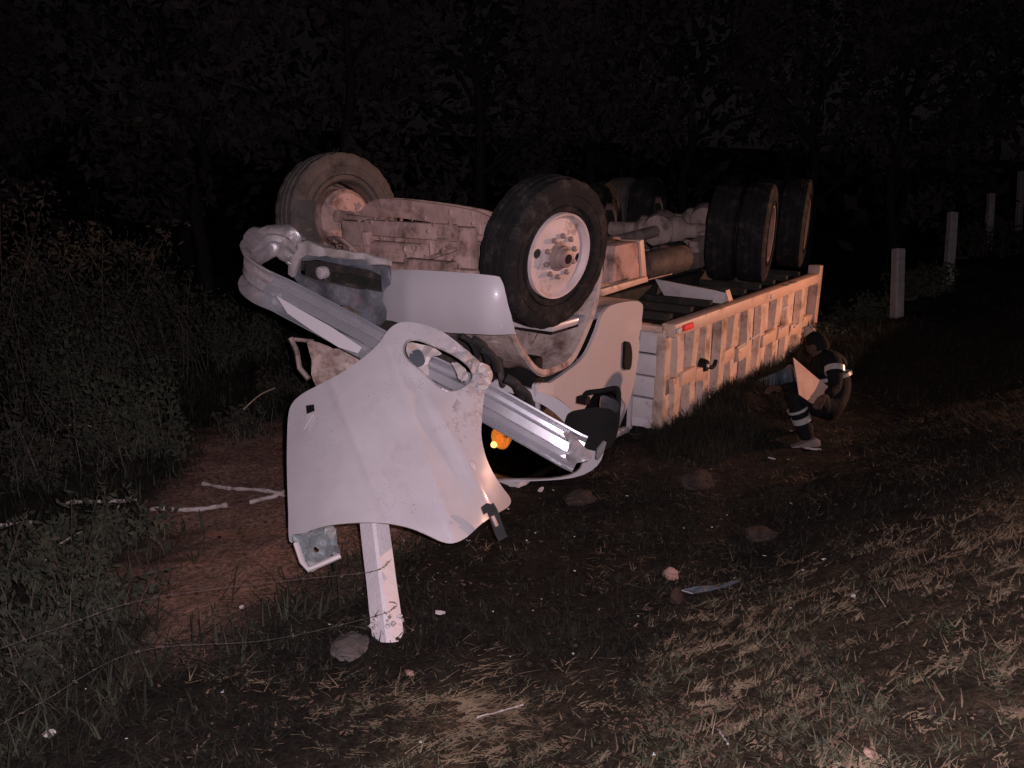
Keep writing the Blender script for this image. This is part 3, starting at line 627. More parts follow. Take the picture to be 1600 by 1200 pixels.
b = MB(); sheet(b, [(458, 388), (466, 377), (486, 376), (520, 386), (570, 397), (612, 408), (612, 416), (560, 408), (514, 399), (484, 396), (472, 404), (463, 432), (456, 428)], [], 7, lambda x, y: on_s(x, y, BS + .02) + Vector((0, .012 * math.sin(x * .2), 0)), .03); b.build('bumper_lip', M['panel'], bumper)
b = MB(); ring_at(b, on_s(504, 426, BS + .06), [(.035, .001), (.034, .026), (.026, .045), (.0, .050), (-.05, .040)], 24, 0); b.build('fog_lamp', M['lens'], bumper)
b = MB(); sheet(b, [(480, 404), (606, 424), (608, 462), (480, 440)], [], 14, lambda x, y: on_s(x, y, BS + .11), .02); b.build('bumper_backing', M['under_dark'], bumper)
b = MB(); sheet(b, [(520, 425), (548, 428), (600, 440), (600, 452), (548, 442), (520, 440)], [], 14, lambda x, y: on_s(x, y, BS + .085), .012); b.build('bumper_stay', M['boxfloor'], bumper)
b = MB(); b.box((.10, -.36, 1.02), (.95, .30, .46)); b.build('front_housing', M['under_dark'], truck, bevel=.05)
for px_, py_, r_ in ((738, 530, .03), (752, 545, .028), (720, 524, .02), (790, 590, .03), (806, 604, .026)):
    b = MB(); p = A(px_, py_, 5.35); b.tube(curve([p, p + Vector((.05, .05, -.05)), p + Vector((.04, .12, -.16))], 5), r_, 9); b.build('coolant_pipe', M['rubber'], truck)

# ---- bent chrome beam
cp = [(462, 392, 6.00), (440, 376, 6.02), (408, 382, 5.92), (386, 402, 5.72), (384, 424, 5.56), (408, 446, 5.48), (450, 466, 5.45), (520, 503, 5.40), (590, 541, 5.33), (650, 574, 5.28), (705, 600, 5.24), (760, 628, 5.18), (830, 667, 5.12), (890, 701, 5.08), (907, 709, 5.07)]
path = curve([A(*p) for p in cp], 5); n = len(path)
prof_k = 1.2
sd = []
for i in range(n):
    u = i / (n - 1); crumple = max(0, 1 - u * 3.2)
    upw = UP.copy(); v = (T0I.to_3x3() @ upw); v = v + Vector((.0, .25 * crumple * math.sin(i * 1.1), 0)); sd.append(v.normalized())
prof = [(.098, -.020), (.092, .018), (.060, .040), (.030, .036), (.018, .004), (-.012, .002), (-.026, .034), (-.060, .038), (-.094, .014), (-.102, -.022), (-.094, -.026), (-.085, .004), (-.058, .026), (-.034, .024), (-.020, -.010), (.024, -.008), (.038, .024), (.058, .028), (.082, .008), (.088, -.022)]
prof = [(a * prof_k, -bb * 1.1) for a, bb in prof]
for k, (i0, i1, nm, mt) in enumerate(((0, 27, 'beam_crumpled_end', 'chrome_dull'), (26, n, 'chrome_beam', 'chrome'))):
    b = MB(); pp = path[i0:i1]; sweep(b, pp, prof, sd[i0:i1])
    for j in range(len(b.v)):
        v = Vector(b.v[j]); g = .042 * max(0, 1 - ((i0 + min(j // len(prof), i1 - i0)) / 27)) if k == 0 else .003
        b.v[j] = tuple(v + Vector(mnoise.noise_vector(v * 9)) * g * 1.0)
    b.build(nm, M[mt], truck)
b = MB(); e = [A(893, 690, 5.06), A(910, 684, 5.05), A(922, 712, 5.02), A(905, 724, 5.02), A(886, 714, 5.06)]
sheet(b, smooth_loop([(880, 676), (898, 680), (908, 694), (924, 712), (914, 721), (894, 722), (884, 712), (890, 695)], 4), [], 6, lambda x, y: A(x, y, 5.03 + .05 * mnoise.noise(Vector((x * .07, y * .07, 0)))), .008); b.build('beam_torn_tip', M['chrome_dull'], truck)
# white lower strip hanging under the beam at the left
b = MB(); sheet(b, [(432, 462), (470, 484), (520, 512), (566, 543), (560, 552), (530, 543), (490, 518), (450, 490)], [], 8, lambda x, y: A(x, y, 5.36), .012); b.build('grille_strip', M['clean'], truck)
# dirty corner of the far fender behind the hood
b = MB(); sheet(b, smooth_loop([(482, 535), (520, 545), (566, 552), (580, 590), (560, 620), (510, 620), (488, 592), (486, 560)], 4), [], 10, lambda x, y: A(x, y, 5.75 + .0012 * (x - 480) + .05 * mnoise.noise(Vector((x * .05, y * .05, 3)))), .02); b.build('fender_fragment', M['liner'], truck)
b = MB(); b.tube([A(454, 528, 5.8), A(464, 550, 5.8), A(468, 575, 5.8), A(482, 592, 5.78)], .018, 6); b.tube([A(460, 530, 5.8), A(490, 533, 5.8)], .014, 6); b.build('fender_brace', M['under_grey'], truck)

# ---- hood hanging open from the nose
def hood_d(x, y):
    u = (y - 505) / 342.0
    v = (x - 620) / 170.0
    d = 4.98 - .74 * u + .06 * u * u
    d += .26 * v * v + (.22 * max(0, (x - 730) / 65.) ** 2 * u)
    def ridge(x0, y0, x1, y1, wd, h):
        k = (y - y0) / (y1 - y0); k = min(1.15, max(-.15, k)); xx = x0 + (x1 - x0) * k; fade = max(0, 1 - max(0, -k, k - 1) * 6)
        q = (x - xx) / wd; return -h * fade * math.exp(-abs(q) * 1.4)
    d += ridge(514, 588, 606, 812, 10, .016) + ridge(606, 540, 706, 832, 14, .024) + ridge(684, 640, 772, 806, 13, .022)
    d += ridge(556, 560, 648, 790, 50, -.020) + ridge(650, 600, 738, 806, 36, -.020)
    d += .008 * mnoise.noise(Vector((x * .012, y * .012, 1.3))) + .0015 * mnoise.noise(Vector((x * .06, y * .06, 5)))
    q = math.hypot(x - 738, y - 560) / 60.
    if q < 1: d += (1 - q) * .05 * mnoise.noise(Vector((x * .09, y * .09, 9))) * 2
    return d
h_out = [(596, 533), (604, 520), (618, 508), (636, 504), (664, 509), (694, 521), (722, 541), (748, 566), (764, 578), (762, 600), (755, 622), (752, 655), (751, 682), (757, 712), (768, 738), (782, 760), (796, 780), (792, 792), (776, 802), (752, 818), (728, 840), (708, 849), (690, 847), (668, 837), (644, 827), (616, 820), (584, 817), (548, 818), (512, 822), (484, 830), (466, 840), (454, 846), (452, 800), (450, 740), (450, 690), (452, 650), (458, 631), (474, 616), (500, 602), (530, 586), (560, 566), (582, 548)]
ho = smooth_loop(h_out, 4)
hl = smooth_loop([(630, 548), (636, 534), (652, 531), (680, 541), (712, 556), (734, 574), (738, 592), (724, 606), (704, 612), (684, 604), (660, 582), (640, 566)], 4)
vent = [(478, 634), (492, 632), (493, 643), (479, 648)]
b = MB(); sheet(b, ho, [hl, vent], 5, lambda x, y: A(x, y, hood_d(x, y)), .008); hood = b.build('hood', M['white'], truck); tag(hood, 'white hood hanging open and scratched')
hood.data.materials.append(M['white_dirty']); c1, c2 = A(744, 590, hood_d(744, 590)), A(728, 650, hood_d(728, 650))
for p in hood.data.polygons:
    n0 = .11 * mnoise.noise(p.center * 9) + .10 * mnoise.noise(p.center * 31) + .08 * mnoise.noise(p.center * 70)
    if (p.center - c1).length + n0 < .14 or (p.center - c2).length + n0 * 1.5 < .09: p.material_index = 1
for k, pl in enumerate((((520, 640), (541, 668), (552, 700)), ((610, 706), (626, 742)), ((690, 660), (694, 700), (702, 731)), ((566, 770), (594, 779)), ((470, 720), (474, 768)), ((648, 640), (655, 668)))):
    b = MB(); b.tube([A(x, y, hood_d(x, y) - .002) for x, y in curve([Vector((x, y)) for x, y in pl], 4)] if len(pl) > 2 else [A(x, y, hood_d(x, y) - .002) for x, y in pl], .0026, 5); b.build('scratch', M['hub'], hood)
b = MB(); lp_ = [A(x, y, hood_d(x, y) - .004) for x, y in hl]; b.tube(lp_ + lp_[:1], .007, 6, cap=False); b.build('headlight_bezel', M['chrome_dull'], hood)
b = MB()                                         # torn lamp bucket inside the opening
sheet(b, smooth_loop([(636, 538), (664, 540), (690, 552), (672, 560), (668, 590), (652, 580), (640, 562)], 4), [], 7, lambda x, y: A(x, y, hood_d(x, y) + .05 + .05 * mnoise.noise(Vector((x * .06, y * .06, 2)))), .008); b.build('headlight_bucket', M['panel'], hood)
b = MB(); sheet(b, smooth_loop([(642, 552), (656, 548), (664, 566), (652, 574), (640, 566)], 4), [], 6, lambda x, y: A(x, y, hood_d(x, y) + .035), .01); b.build('headlight_glass', M['debris_blue'], hood)
b = MB(); sheet(b, smooth_loop([(706, 566), (722, 572), (732, 588), (720, 596), (712, 580)], 4), [], 6, lambda x, y: A(x, y, hood_d(x, y) + .04 + .04 * mnoise.noise(Vector((x * .08, y * .08, 2)))), .008); b.build('headlight_fragment', M['panel'], hood)
b = MB(); sheet(b, smooth_loop([(748, 566), (764, 574), (768, 590), (758, 610), (744, 604), (752, 586), (742, 572)], 4), [], 5, lambda x, y: A(x, y, hood_d(x, y) - .02 + .05 * mnoise.noise(Vector((x * .12, y * .12, 7)))), .008); b.build('torn_corner', M['panel'], hood)
b = MB(); sheet(b, [(479, 649), (488, 645), (490, 648), (476, 671)], [], 5, lambda x, y: A(x, y, hood_d(x, y) - .022 - .0006 * (y - 645)), .004); b.build('torn_flap', M['clean'], hood)
b = MB(); sheet(b, [(474, 628), (497, 628), (497, 650), (474, 652)], [], 8, lambda x, y: A(x, y, hood_d(x, y) + .06), .01); b.build('vent_backing', M['black'], hood)
def hood_n(x, y):
    a = A(x, y, hood_d(x, y)); n_v = (A(x + 4, y, hood_d(x + 4, y)) - a).cross(A(x, y - 4, hood_d(x, y - 4)) - a).normalized(); return a, n_v
def dome(px_, py_, rx, h, mat, name, parent, ry=None):
    a, nv_ = hood_n(px_, py_); qn = nv_.to_track_quat('Z', 'Y').to_matrix().to_4x4(); bb = MB()
    bb.lathe([(-.004, rx), (h * .5, rx * .96), (h * .9, rx * .6), (h, .001)], 20, 'z'); 
    sc = Matrix.Diagonal((1, (ry or rx) / rx, 1, 1)); bb.move(Matrix.Translation(a) @ qn @ sc); return bb.build(name, mat, parent)
dome(739, 728, .022, .018, M['lens'], 'marker_lamp', hood, .034)
dome(563, 634, .013, .004, M['hub'], 'dent_mark', hood)
dome(503, 800, .012, .004, M['under_grey'], 'rivet_mark', hood)
# rubber latch strap on the near hood corner
b = MB(); pts = [(764, 790, 4.50), (770, 800, 4.50), (775, 815, 4.50), (781, 832, 4.50), (786, 842, 4.50)]
pp = [A(*p) for p in pts]; sweep(b, pp, [(-.028, -.008), (.028, -.008), (.028, .008), (-.028, .008)], [T0I.to_3x3() @ Vector((1, .3, .3))] * 5); latch = b.build('hood_latch', M['rubber'], hood)
b = MB(); sheet(b, [(752, 792), (760, 786), (766, 787), (776, 797), (764, 798), (756, 803)], [], 6, lambda x, y: A(x, y, 4.46), .03); b.build('latch_bracket', M['rubber'], latch)
b = MB(); b.tube([A(769, 806, 4.485), A(776, 822, 4.485)], .012, 6); b.build('latch_pin', M['hub'], latch)
# broken lamp shell dangling under the hood's lower left corner
b = MB(); sheet(b, smooth_loop([(456, 838), (480, 832), (505, 824), (524, 824), (527, 850), (531, 866), (500, 884), (484, 892), (474, 884), (466, 860)], 4), [circ(494, 858, 4.5, 10)], 6, lambda x, y: A(x, y, 4.52 + .10 * mnoise.noise(Vector((x * .055, y * .055, 4))) - .05 * math.exp(-((x - 498) ** 2 + (y - 855) ** 2) / 400.)), .012); shell = b.build('lamp_housing', M['silver'], hood)
b = MB(); b.tube([A(462, 848, 4.46), A(472, 878, 4.44), A(482, 890, 4.43), A(505, 880, 4.43), (A(532, 868, 4.45))], .016, 6); b.build('housing_edge', M['panel'], shell)
b = MB(); b.tube([A(519, 868, 4.5), A(523, 890, 4.52)], .010, 6); b.build('housing_bolt', M['black'], shell)

# ---- side mirror and its bracket
b = MB(); b.tube(curve([A(912, 621, 5.95), A(918, 614, 5.93), A(940, 611, 5.90), A(960, 607, 5.88), A(966, 611, 5.88), A(966, 630, 5.88), A(963, 668, 5.88)], 5), .020, 8)
b.box(A(911, 625, 5.96), (.08, .06, .05)); mir = b.build('mirror_arm', M['black'], truck)
b = MB(); sheet(b, smooth_loop([(890, 654), (898, 642), (930, 637), (950, 640), (958, 660), (955, 684), (944, 700), (925, 702), (900, 690), (888, 676)], 4), [], 8, lambda x, y: A(x, y, 5.82 + .03 * ((x - 928) / 35) ** 2), .09); b.build('mirror_housing', M['black'], mir)
b = MB(); sheet(b, smooth_loop([(900, 648), (934, 643), (938, 660), (898, 664)], 4), [], 8, lambda x, y: A(x, y, 5.795 + .0006 * (x - 920)), .004); b.build('mirror_glass', M['glass'], mir)
b = MB(); sheet(b, smooth_loop([(938, 622), (944, 618), (964, 628), (965, 642), (950, 646), (938, 640)], 4), [], 6, lambda x, y: A(x, y, 5.80), .05); b.build('convex_mirror', M['mirror'], mir)
b = MB(); b.tube([A(933, 717, 5.7), A(938, 703, 5.69), (A(945, 690, 5.70))], [.012, .028, .014], 8); b.build('mirror_trim', M['chrome'], mir)
b = MB(); b.tube([A(902, 642, 5.78), A(896, 672, 5.77)], .004, 5); b.build('mirror_wire', M['wire'], mir)

# ---- dump box upside down
ZB = .93; S0, S1 = 1.58, 5.66; TB = 1.22
b = MB(); b.box((0, (S0 + S1) / 2, ZB - .03), (2 * TB - .06, S1 - S0 - .02, .06)); b.build('box_floor', M['boxfloor'], truck)
for x in (-.36, .36):
    b = MB(); b.box((x, (S0 + S1) / 2, ZB + .07), (.12, S1 - S0 - .2, .14)); b.build('floor_sill', M['boxfloor'], truck, bevel=.01)
for i in range(9):
    s_ = S0 + .30 + i * (S1 - S0 - .5) / 8
    b = MB(); b.box((0, s_, ZB + .03), (2 * TB - .2, .07, .06)); b.build('floor_bearer', M['boxfloor'], truck)
for i in range(4):                               # planks of the front wall
    z1 = ZB - .05 - i * .20; b = MB(); b.box((.0, S0 - .005 * (i % 2), z1 - .097), (2 * TB - .10 - .02 * i, .06, .186)); b.build('front_panel', M['boxfront'], truck, bevel=.012)
b = MB(); b.box((0, S0, .0), (2 * TB - .16, .05, .26)); b.build('front_panel', M['boxfront'], truck, bevel=.012)
b = MB(); b.box((.0, S0 - .01, ZB - .02), (2 * TB - .02, .09, .06)); b.build('front_sill', M['boxrail'], truck, bevel=.012)
b = MB(); b.box((1.19, S0 + .03, .36), (.10, .12, 1.10)); b.build('front_corner_post', M['steelbox'], truck, bevel=.015)
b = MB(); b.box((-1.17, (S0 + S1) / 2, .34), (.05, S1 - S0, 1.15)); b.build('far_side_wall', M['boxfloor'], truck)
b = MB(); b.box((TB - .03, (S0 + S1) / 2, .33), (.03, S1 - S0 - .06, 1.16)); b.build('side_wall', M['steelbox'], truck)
b = MB(); b.box((TB + .03, (S0 + S1) / 2, ZB - .025), (.13, S1 - S0 + .02, .115)); b.build('side_rail', M['boxrail'], truck, bevel=.012)
rib_s = [1.80, 2.10, 2.42, 2.76, 3.10, 3.46, 3.86, 4.30, 4.74, 5.20]
for i, s_ in enumerate(rib_s):                   # pressed ribs of the near side
    b = MB(); wd = .105 if i % 3 else .12; x0, x1 = TB - .012, TB + .040 + .012 * (i % 2)
    lean = rnd.uniform(-.02, .02); z0, z1 = -.26, ZB - .085
    pr = [(x0, s_ - wd), (x1, s_ - wd * .55), (x1, s_ + wd * .55), (x0, s_ + wd)]
    n0 = 6; vs_ = []
    for k in range(n0 + 1):
        u = k / n0; z = z1 + (z0 - z1) * u
        for (x, y) in pr: vs_.append((x + .008 * math.sin(u * 7 + i * 2.1), y + lean * u + .010 * math.sin(u * 5 + i), z))
    b.add(vs_, [(4 * k + j, 4 * k + j + 1, 4 * k + j + 5, 4 * k + j + 4) for k in range(n0) for j in range(3)] + [(0, 3, 2, 1), (4 * n0, 4 * n0 + 1, 4 * n0 + 2, 4 * n0 + 3)])
    b.build('side_rib', M['steelbox'], truck)
zmid = .40
for i in range(len(rib_s) + 1):                  # pieces of the middle rail, some bent out
    a = (S0 + .06) if i == 0 else rib_s[i - 1] + .05; e = (S1 - .05) if i == len(rib_s) else rib_s[i] - .05
    if i in (3, 6): continue
    b = MB(); tw = R(rnd.uniform(-5, 5)); off = rnd.uniform(-.012, .02)
    b.box((TB + .03 + off, (a + e) / 2, zmid + .03 * math.sin(i * 1.9)), (.055, e - a + (.10 if i in (1, 4, 7) else 0), .13), Euler((tw, R(rnd.uniform(-10, 10)), 0)).to_matrix()); b.build('middle_rail', M['boxrail'], truck, bevel=.008)
for s_, z_ in ((3.2, .49), (3.6, .52), (4.5, .70), (4.5, .47), (5.0, .42)):
    b = MB(); b.box((TB + .075, s_, z_), (.012, .20, .022), Euler((R(4), 0, 0)).to_matrix()); b.build('glint_strip', M['clean'], truck)  # pale strips modelled as glints on the box side
b = MB(); b.box((TB + .02, S1 + .02, .45), (.15, .13, 1.22), Euler((R(-3), 0, 0)).to_matrix()); b.build('rear_corner_post', M['boxrail'], truck, bevel=.015)
b = MB(); b.box((0, S1 + .03, .40), (2 * TB - .1, .06, 1.0)); b.build('tailgate', M['steelbox'], truck, bevel=.015)
b = MB(); b.box((TB + .105, 1.80, ZB - .02), (.03, .20, .055)); rl = b.build('red_reflector', M['redlens'], truck, bevel=.012)
b = MB(); b.box((TB + .105, 1.62, ZB - .025), (.03, .07, .05)); b.build('white_reflector', M['lens'], truck, bevel=.012)
for s_ in (4.45, 4.70):
    b = MB(); b.box((TB + .09, s_, ZB + .035), (.03, .10, .012)); b.build('rail_glint_strip', M['band'], truck)  # silver strips put in as glints on the rail
b = MB(); b.box((TB + .10, 3.95, ZB - .03), (.02, .09, .045)); b.build('rail_reflector', M['lens'], truck, bevel=.008)
p = on_t(1101, 571, TB + .05); b = MB(); b.tube([p + Vector((-.04, 0, 0)), p + Vector((.03, 0, 0))], [.075, .05], 14); b.tube(curve([p, p + Vector((.04, .10, -.03)), p + Vector((.04, .17, .02))], 4), .02, 7); b.build('side_socket', M['black'], truck)
b = MB(); b.tube([p + Vector((.025, -.01, .005)), p + Vector((.045, -.01, .005))], .018, 10); b.build('socket_lens', M['lens'], truck)
# white mudguard ahead of the rear wheels with its end fin
def mg_pt(x, y): return on_s(x, y, 3.02)
b = MB(); q4 = [mg_pt(1023, 436), mg_pt(1136, 458), mg_pt(1131, 486), mg_pt(1040, 467)]; b.prism(q4, (0, .03, 0)); b.build('mudguard', M['boxfront'], truck, bevel=.006)
b = MB(); b.prism([on_s(1134, 454, 3.0), on_s(1143, 484, 3.0), on_s(1131, 490, 3.0)], (0, .10, 0)); b.build('mudguard_fin', M['boxrail'], truck)

# ================================================================== FENCE
def post(name, base, top, w0, mat, label, group=None, twist=0., bury=.25):
    ax = (top - base).normalized(); e = empty(name, base); tag(e, label, 'fence post', group)
    L = (top - base).length; qn = ax.to_track_quat('Z', 'Y').to_matrix().to_4x4() @ Matrix.Rotation(twist, 4, 'Z')
    b = MB(); h = w0 / 2; c_ = h * .22; rows = 10; vs_ = []; oc = [(-h + c_, -h), (h - c_, -h), (h, -h + c_), (h, h - c_), (h - c_, h), (-h + c_, h), (-h, h - c_), (-h, -h + c_)]
    for k in range(rows + 1):
        z = -bury + (L + bury) * k / rows; f = 1.02 - .06 * k / rows
        vs_ += [(x * f + .0015 * rnd.uniform(-1, 1), y * f + .0015 * rnd.uniform(-1, 1), z) for x, y in oc]
    b.add(vs_, [(8 * k + j, 8 * k + (j + 1) % 8, 8 * (k + 1) + (j + 1) % 8, 8 * (k + 1) + j) for k in range(rows) for j in range(8)] + [tuple(range(7, -1, -1)), tuple(range(8 * rows, 8 * rows + 8))])
    b.move(qn); b.build('shaft', mat, e); return e, qn
pb = gpx(606, 990); pt_ = at(580, 780, 4.62)
np_, qn = post('fence_post', pb, pt_ + (pt_ - pb) * .35, .124, M['concrete'], 'white concrete fence post leaning below the hanging hood', 'fence posts beside the ditch', R(38))
b = MB()                                         # the flaking collar at its foot
for k in range(34):
    a = rnd.uniform(0, 6.28); r = .055 + .03 * rnd.random(); z = rnd.uniform(-.01, .075); rr = rnd.uniform(.012, .028)
    b.add([(r * math.cos(a) + rr * x * rnd.uniform(.6, 1.3), r * math.sin(a) + rr * y * rnd.uniform(.6, 1.3), z + rr * zz * rnd.uniform(.6, 1.2)) for x, y, zz in OCT], OF)
b.move(qn); b.build('flaking_base', M['limed'], np_)
b = MB(); b.tube([qn @ Vector((.066 * math.cos(a), .066 * math.sin(a), .085 + .05 * math.sin(a))) for a in np.linspace(0, 6.28, 16)], .0035, 5); b.build('wire_tie', M['wire'], np_)
far = [((1401, 492), (1404, 389), 10.6, 'first grey fence post standing just right of the dump box', .13),
       ((1482, 434), (1489, 332), 12.6, 'second grey fence post with its right edge lit warm', .125),
       ((1543, 388), (1549, 303), 15.6, 'third grey fence post along the far fence, thin and dim', .12),
       ((1592, 345), (1596, 268), 18.5, 'last grey fence post, half lost in the dark at the picture edge', .12)]
ends = []
for (bx, by), (tx, ty), d, lab, wd in far:
    B = at(bx, by, d); T = at(tx, ty, d - .03); post('fence_post', B, T, wd, M['greypost'], lab, 'fence posts beside the ditch', R(20), bury=.6); ends.append((B, T))
def wire(name, pts, label, group, barbs=True, r=.0011):
    b = MB(); pp = curve(pts, 10); b.tube(pp, r, 5)
    o = b.build(name, M['wire']); tag(o, label, 'wire', group)
    if barbs:
        bb = MB()
        for i in range(2, len(pp) - 1, 2):
            for k in range(2): v = Vector((rnd.uniform(-1, 1), rnd.uniform(-1, 1), rnd.uniform(-1, 1))).normalized() * .011; bb.tube([pp[i] - v, pp[i] + v], .0011, 4)
        tag(bb.build('barbs', M['wire'], o), kind='stuff')
G = 'barbed wires of the broken fence'
wire('barbed_wire', [at(612, 874, 4.16), at(580, 893, 4.1), at(440, 908, 3.9), at(230, 936, 3.6), at(100, 978, 3.4), at(-60, 1035, 3.2)], 'upper barbed wire running left from the leaning white post', G)
wire('barbed_wire', [at(622, 945, 4.06), at(588, 962, 4.0), at(420, 1000, 3.75), at(215, 1018, 3.45), at(60, 1100, 3.2), at(-60, 1165, 3.05)], 'lower barbed wire running left from the foot of the white post', G)
wire('barbed_wire', [ends[0][0] * .35 + ends[0][1] * .65, (ends[0][0] + ends[1][0]) / 2 + Vector((0, 0, .40)), ends[1][0] * .4 + ends[1][1] * .6, (ends[1][0] + ends[2][0]) / 2 + Vector((0, 0, .45)), ends[2][0] * .4 + ends[2][1] * .6, ends[3][0] * .4 + ends[3][1] * .6], 'slack upper wire strung along the grey far fence posts', G, False, .004)
wire('barbed_wire', [ends[0][0] * .75 + ends[0][1] * .25, (ends[0][0] + ends[1][0]) / 2 + Vector((0, 0, .06)), ends[1][0] * .9 + ends[1][1] * .1, (ends[1][0] + ends[2][0]) / 2 + Vector((0, 0, .15)), ends[2][0] * .8 + ends[2][1] * .2], 'sagging lower wire between the grey far fence posts', G, False, .004)

# ================================================================== THE CROUCHING RESCUER
def skin(name, pts, edges, rad, mat, parent=None, root=0, levels=2):
    me = bpy.data.meshes.new(name); me.from_pydata([tuple(p) for p in pts], edges, []); o = bpy.data.objects.new(name, me); col.objects.link(o)
    sk = o.modifiers.new('skin', 'SKIN'); sk.use_smooth_shade = True
    for i, r in enumerate(rad):
        v = me.skin_vertices[0].data[i]; v.radius = (r, r) if not hasattr(r, '__len__') else r; v.use_root = (i == root); v.use_loose = False
    su = o.modifiers.new('sub', 'SUBSURF'); su.levels = su.render_levels = levels
    dg = bpy.context.evaluated_depsgraph_get(); m2 = bpy.data.meshes.new_from_object(o.evaluated_get(dg)); m2.name = name
    o.modifiers.clear(); o.data = m2; m2.materials.clear(); m2.materials.append(mat)
    m2.polygons.foreach_set('use_smooth', [True] * len(m2.polygons))
    if parent: o.parent = parent
    return o
D0 = 6.95
def P(px_, py_, dd=0.): return at(px_, py_, D0 + dd)
pel = P(1304, 638, .05)
pts = [pel, P(1308, 612, .05), P(1300, 582, .04), P(1288, 560, .03), P(1280, 550, .02),                 # 0-4 pelvis, waist, chest, upper chest, neck
       P(1296, 642, -.12), P(1236, 615, -.22), P(1256, 664, -.16), P(1262, 688, -.14),                  # 5-8 near leg
       P(1300, 640, .20), P(1240, 622, .30), P(1258, 662, .26), P(1264, 684, .24),                      # 9-12 far leg
       P(1304, 570, -.17), P(1306, 606, -.26), P(1292, 618, -.34),                                      # 13-15 near arm
       P(1286, 566, .22), P(1262, 602, .28), P(1222, 606, .22)]                                         # 16-18 far arm
edg = [(0, 1), (1, 2), (2, 3), (3, 4), (0, 5), (5, 6), (6, 7), (7, 8), (0, 9), (9, 10), (10, 11), (11, 12), (3, 13), (13, 14), (14, 15), (3, 16), (16, 17), (17, 18)]
rad = [.15, .14, .16, .13, .06, .10, .075, .062, .05, .10, .075, .062, .05, .075, .055, .042, .075, .055, .042]
per = skin('person', pts, edg, rad, M['cloth']); tag(per, 'person in dark work clothes with silver bands crouching right of the dump box', 'person')
for k in (5, 9): skin('trouser_leg', pts[k:k + 4], [(0, 1), (1, 2), (2, 3)], [.105, .082, .070, .06], M['trouser'], per, 0, 2)
def hand(wrist, d0, name):
    d0 = d0.normalized(); sd_ = d0.cross(Vector((0, 0, 1))).normalized(); dn = Vector((0, 0, -1))
    pt = [wrist, wrist + d0 * .05, wrist + d0 * .09]; ed = [(0, 1), (1, 2)]; rr = [.026, .034, .036]
    for k, (off, ln) in enumerate(((-.03, .07), (-.01, .08), (.011, .075), (.03, .058))):
        i = len(pt); b0 = wrist + d0 * .10 + sd_ * off; pt += [b0, b0 + d0 * ln * .5 + dn * .012, b0 + d0 * ln * .85 + dn * .04]; ed += [(2, i), (i, i + 1), (i + 1, i + 2)]; rr += [.011, .0095, .008]
    i = len(pt); b0 = wrist + d0 * .045 - sd_ * .035; pt += [b0, b0 + d0 * .035 - sd_ * .022 + dn * .015]; ed += [(1, i), (i, i + 1)]; rr += [.013, .009]
    return skin(name, pt, ed, rr, M['skin'], per, 0, 1)
hand(pts[15], pts[15] - pts[14], 'hand'); hand(pts[18], pts[18] - pts[17], 'hand')
# head, turned down and to the left, with face and hair
hc = P(1277, 541, .06); fd = Vector((-.62, .70, -.45)).normalized(); hr = fd.cross(Vector((0, 0, 1))).normalized(); hu = hr.cross(fd)
hm = Matrix((hr, fd, hu)).transposed().to_4x4(); hm.translation = hc
bm = bmesh.new(); bmesh.ops.create_uvsphere(bm, u_segments=24, v_segments=18, radius=1)
for v in bm.verts:
    x, y, z = v.co; jaw = 1 - .28 * max(0, -z) * (1 if y > -.2 else .6)
    q_ = Vector((x * .076 * jaw, y * .094 * (1 - .12 * max(0, -z)), z * .118))
    if y > .5: q_.y += .022 * math.exp(-((x / .22) ** 2 + ((z + .12) / .22) ** 2)) - .010 * math.exp(-(((abs(x) - .38) / .16) ** 2 + ((z - .08) / .12) ** 2)) + .006 * math.exp(-((x / .35) ** 2 + ((z + .48) / .07) ** 2))
    v.co = hm @ q_
bmesh.ops.recalc_face_normals(bm, faces=bm.faces); me = bpy.data.meshes.new('head'); bm.to_mesh(me); bm.free(); me.polygons.foreach_set('use_smooth', [True] * len(me.polygons)); me.materials.append(M['skin']); hd = bpy.data.objects.new('head', me); col.objects.link(hd); hd.parent = per
for sx in (-1, 1):
    b = MB(); b.lathe([(-.012, .002), (-.01, .02), (.002, .028), (.010, .018), (.012, .002)], 12); b.move(hm @ Matrix.Translation((sx * .078, -.008, -.005))); b.build('ear', M['skin'], hd)
    b = MB(); b.lathe([(-.006, .002), (0, .011), (.006, .002)], 10); b.move(hm @ Matrix.Translation((sx * .030, .083, .012)) @ Matrix.Rotation(R(90), 4, 'Z')); b.build('eye', M['black'], hd)
bm = bmesh.new(); bmesh.ops.create_uvsphere(bm, u_segments=24, v_segments=18, radius=1)
bmesh.ops.delete(bm, geom=[v for v in bm.verts if (v.co.z < .12 and v.co.y > -.1) or v.co.z < -.35 or (v.co.y > .62 and v.co.z < .5)], context='VERTS')
for v in bm.verts: v.co = hm @ Vector((v.co.x * .083, v.co.y * .102, v.co.z * .127 + .003 * rnd.random()))
me = bpy.data.meshes.new('hair'); bm.to_mesh(me); bm.free(); me.materials.append(M['hair']); o = bpy.data.objects.new('hair', me); col.objects.link(o); o.parent = hd
def band(a, b_, u, r, wd, name='reflective_band'):
    ax = (b_ - a).normalized(); c0 = a.lerp(b_, u); bb = MB(); bb.lathe([(-wd / 2, r), (-wd / 2, r + .004), (wd / 2, r + .004), (wd / 2, r), ], 24, 'z', close=True)
    bb.move(Matrix.Translation(c0) @ ax.to_track_quat('Z', 'Y').to_matrix().to_4x4()); bb.build(name, M['band'], per)
band(pts[6], pts[7], .50, .080, .022); band(pts[6], pts[7], .80, .074, .050); None
band(pts[13], pts[14], .25, .078, .05); band(pts[1], pts[2], .8, .150, .03)
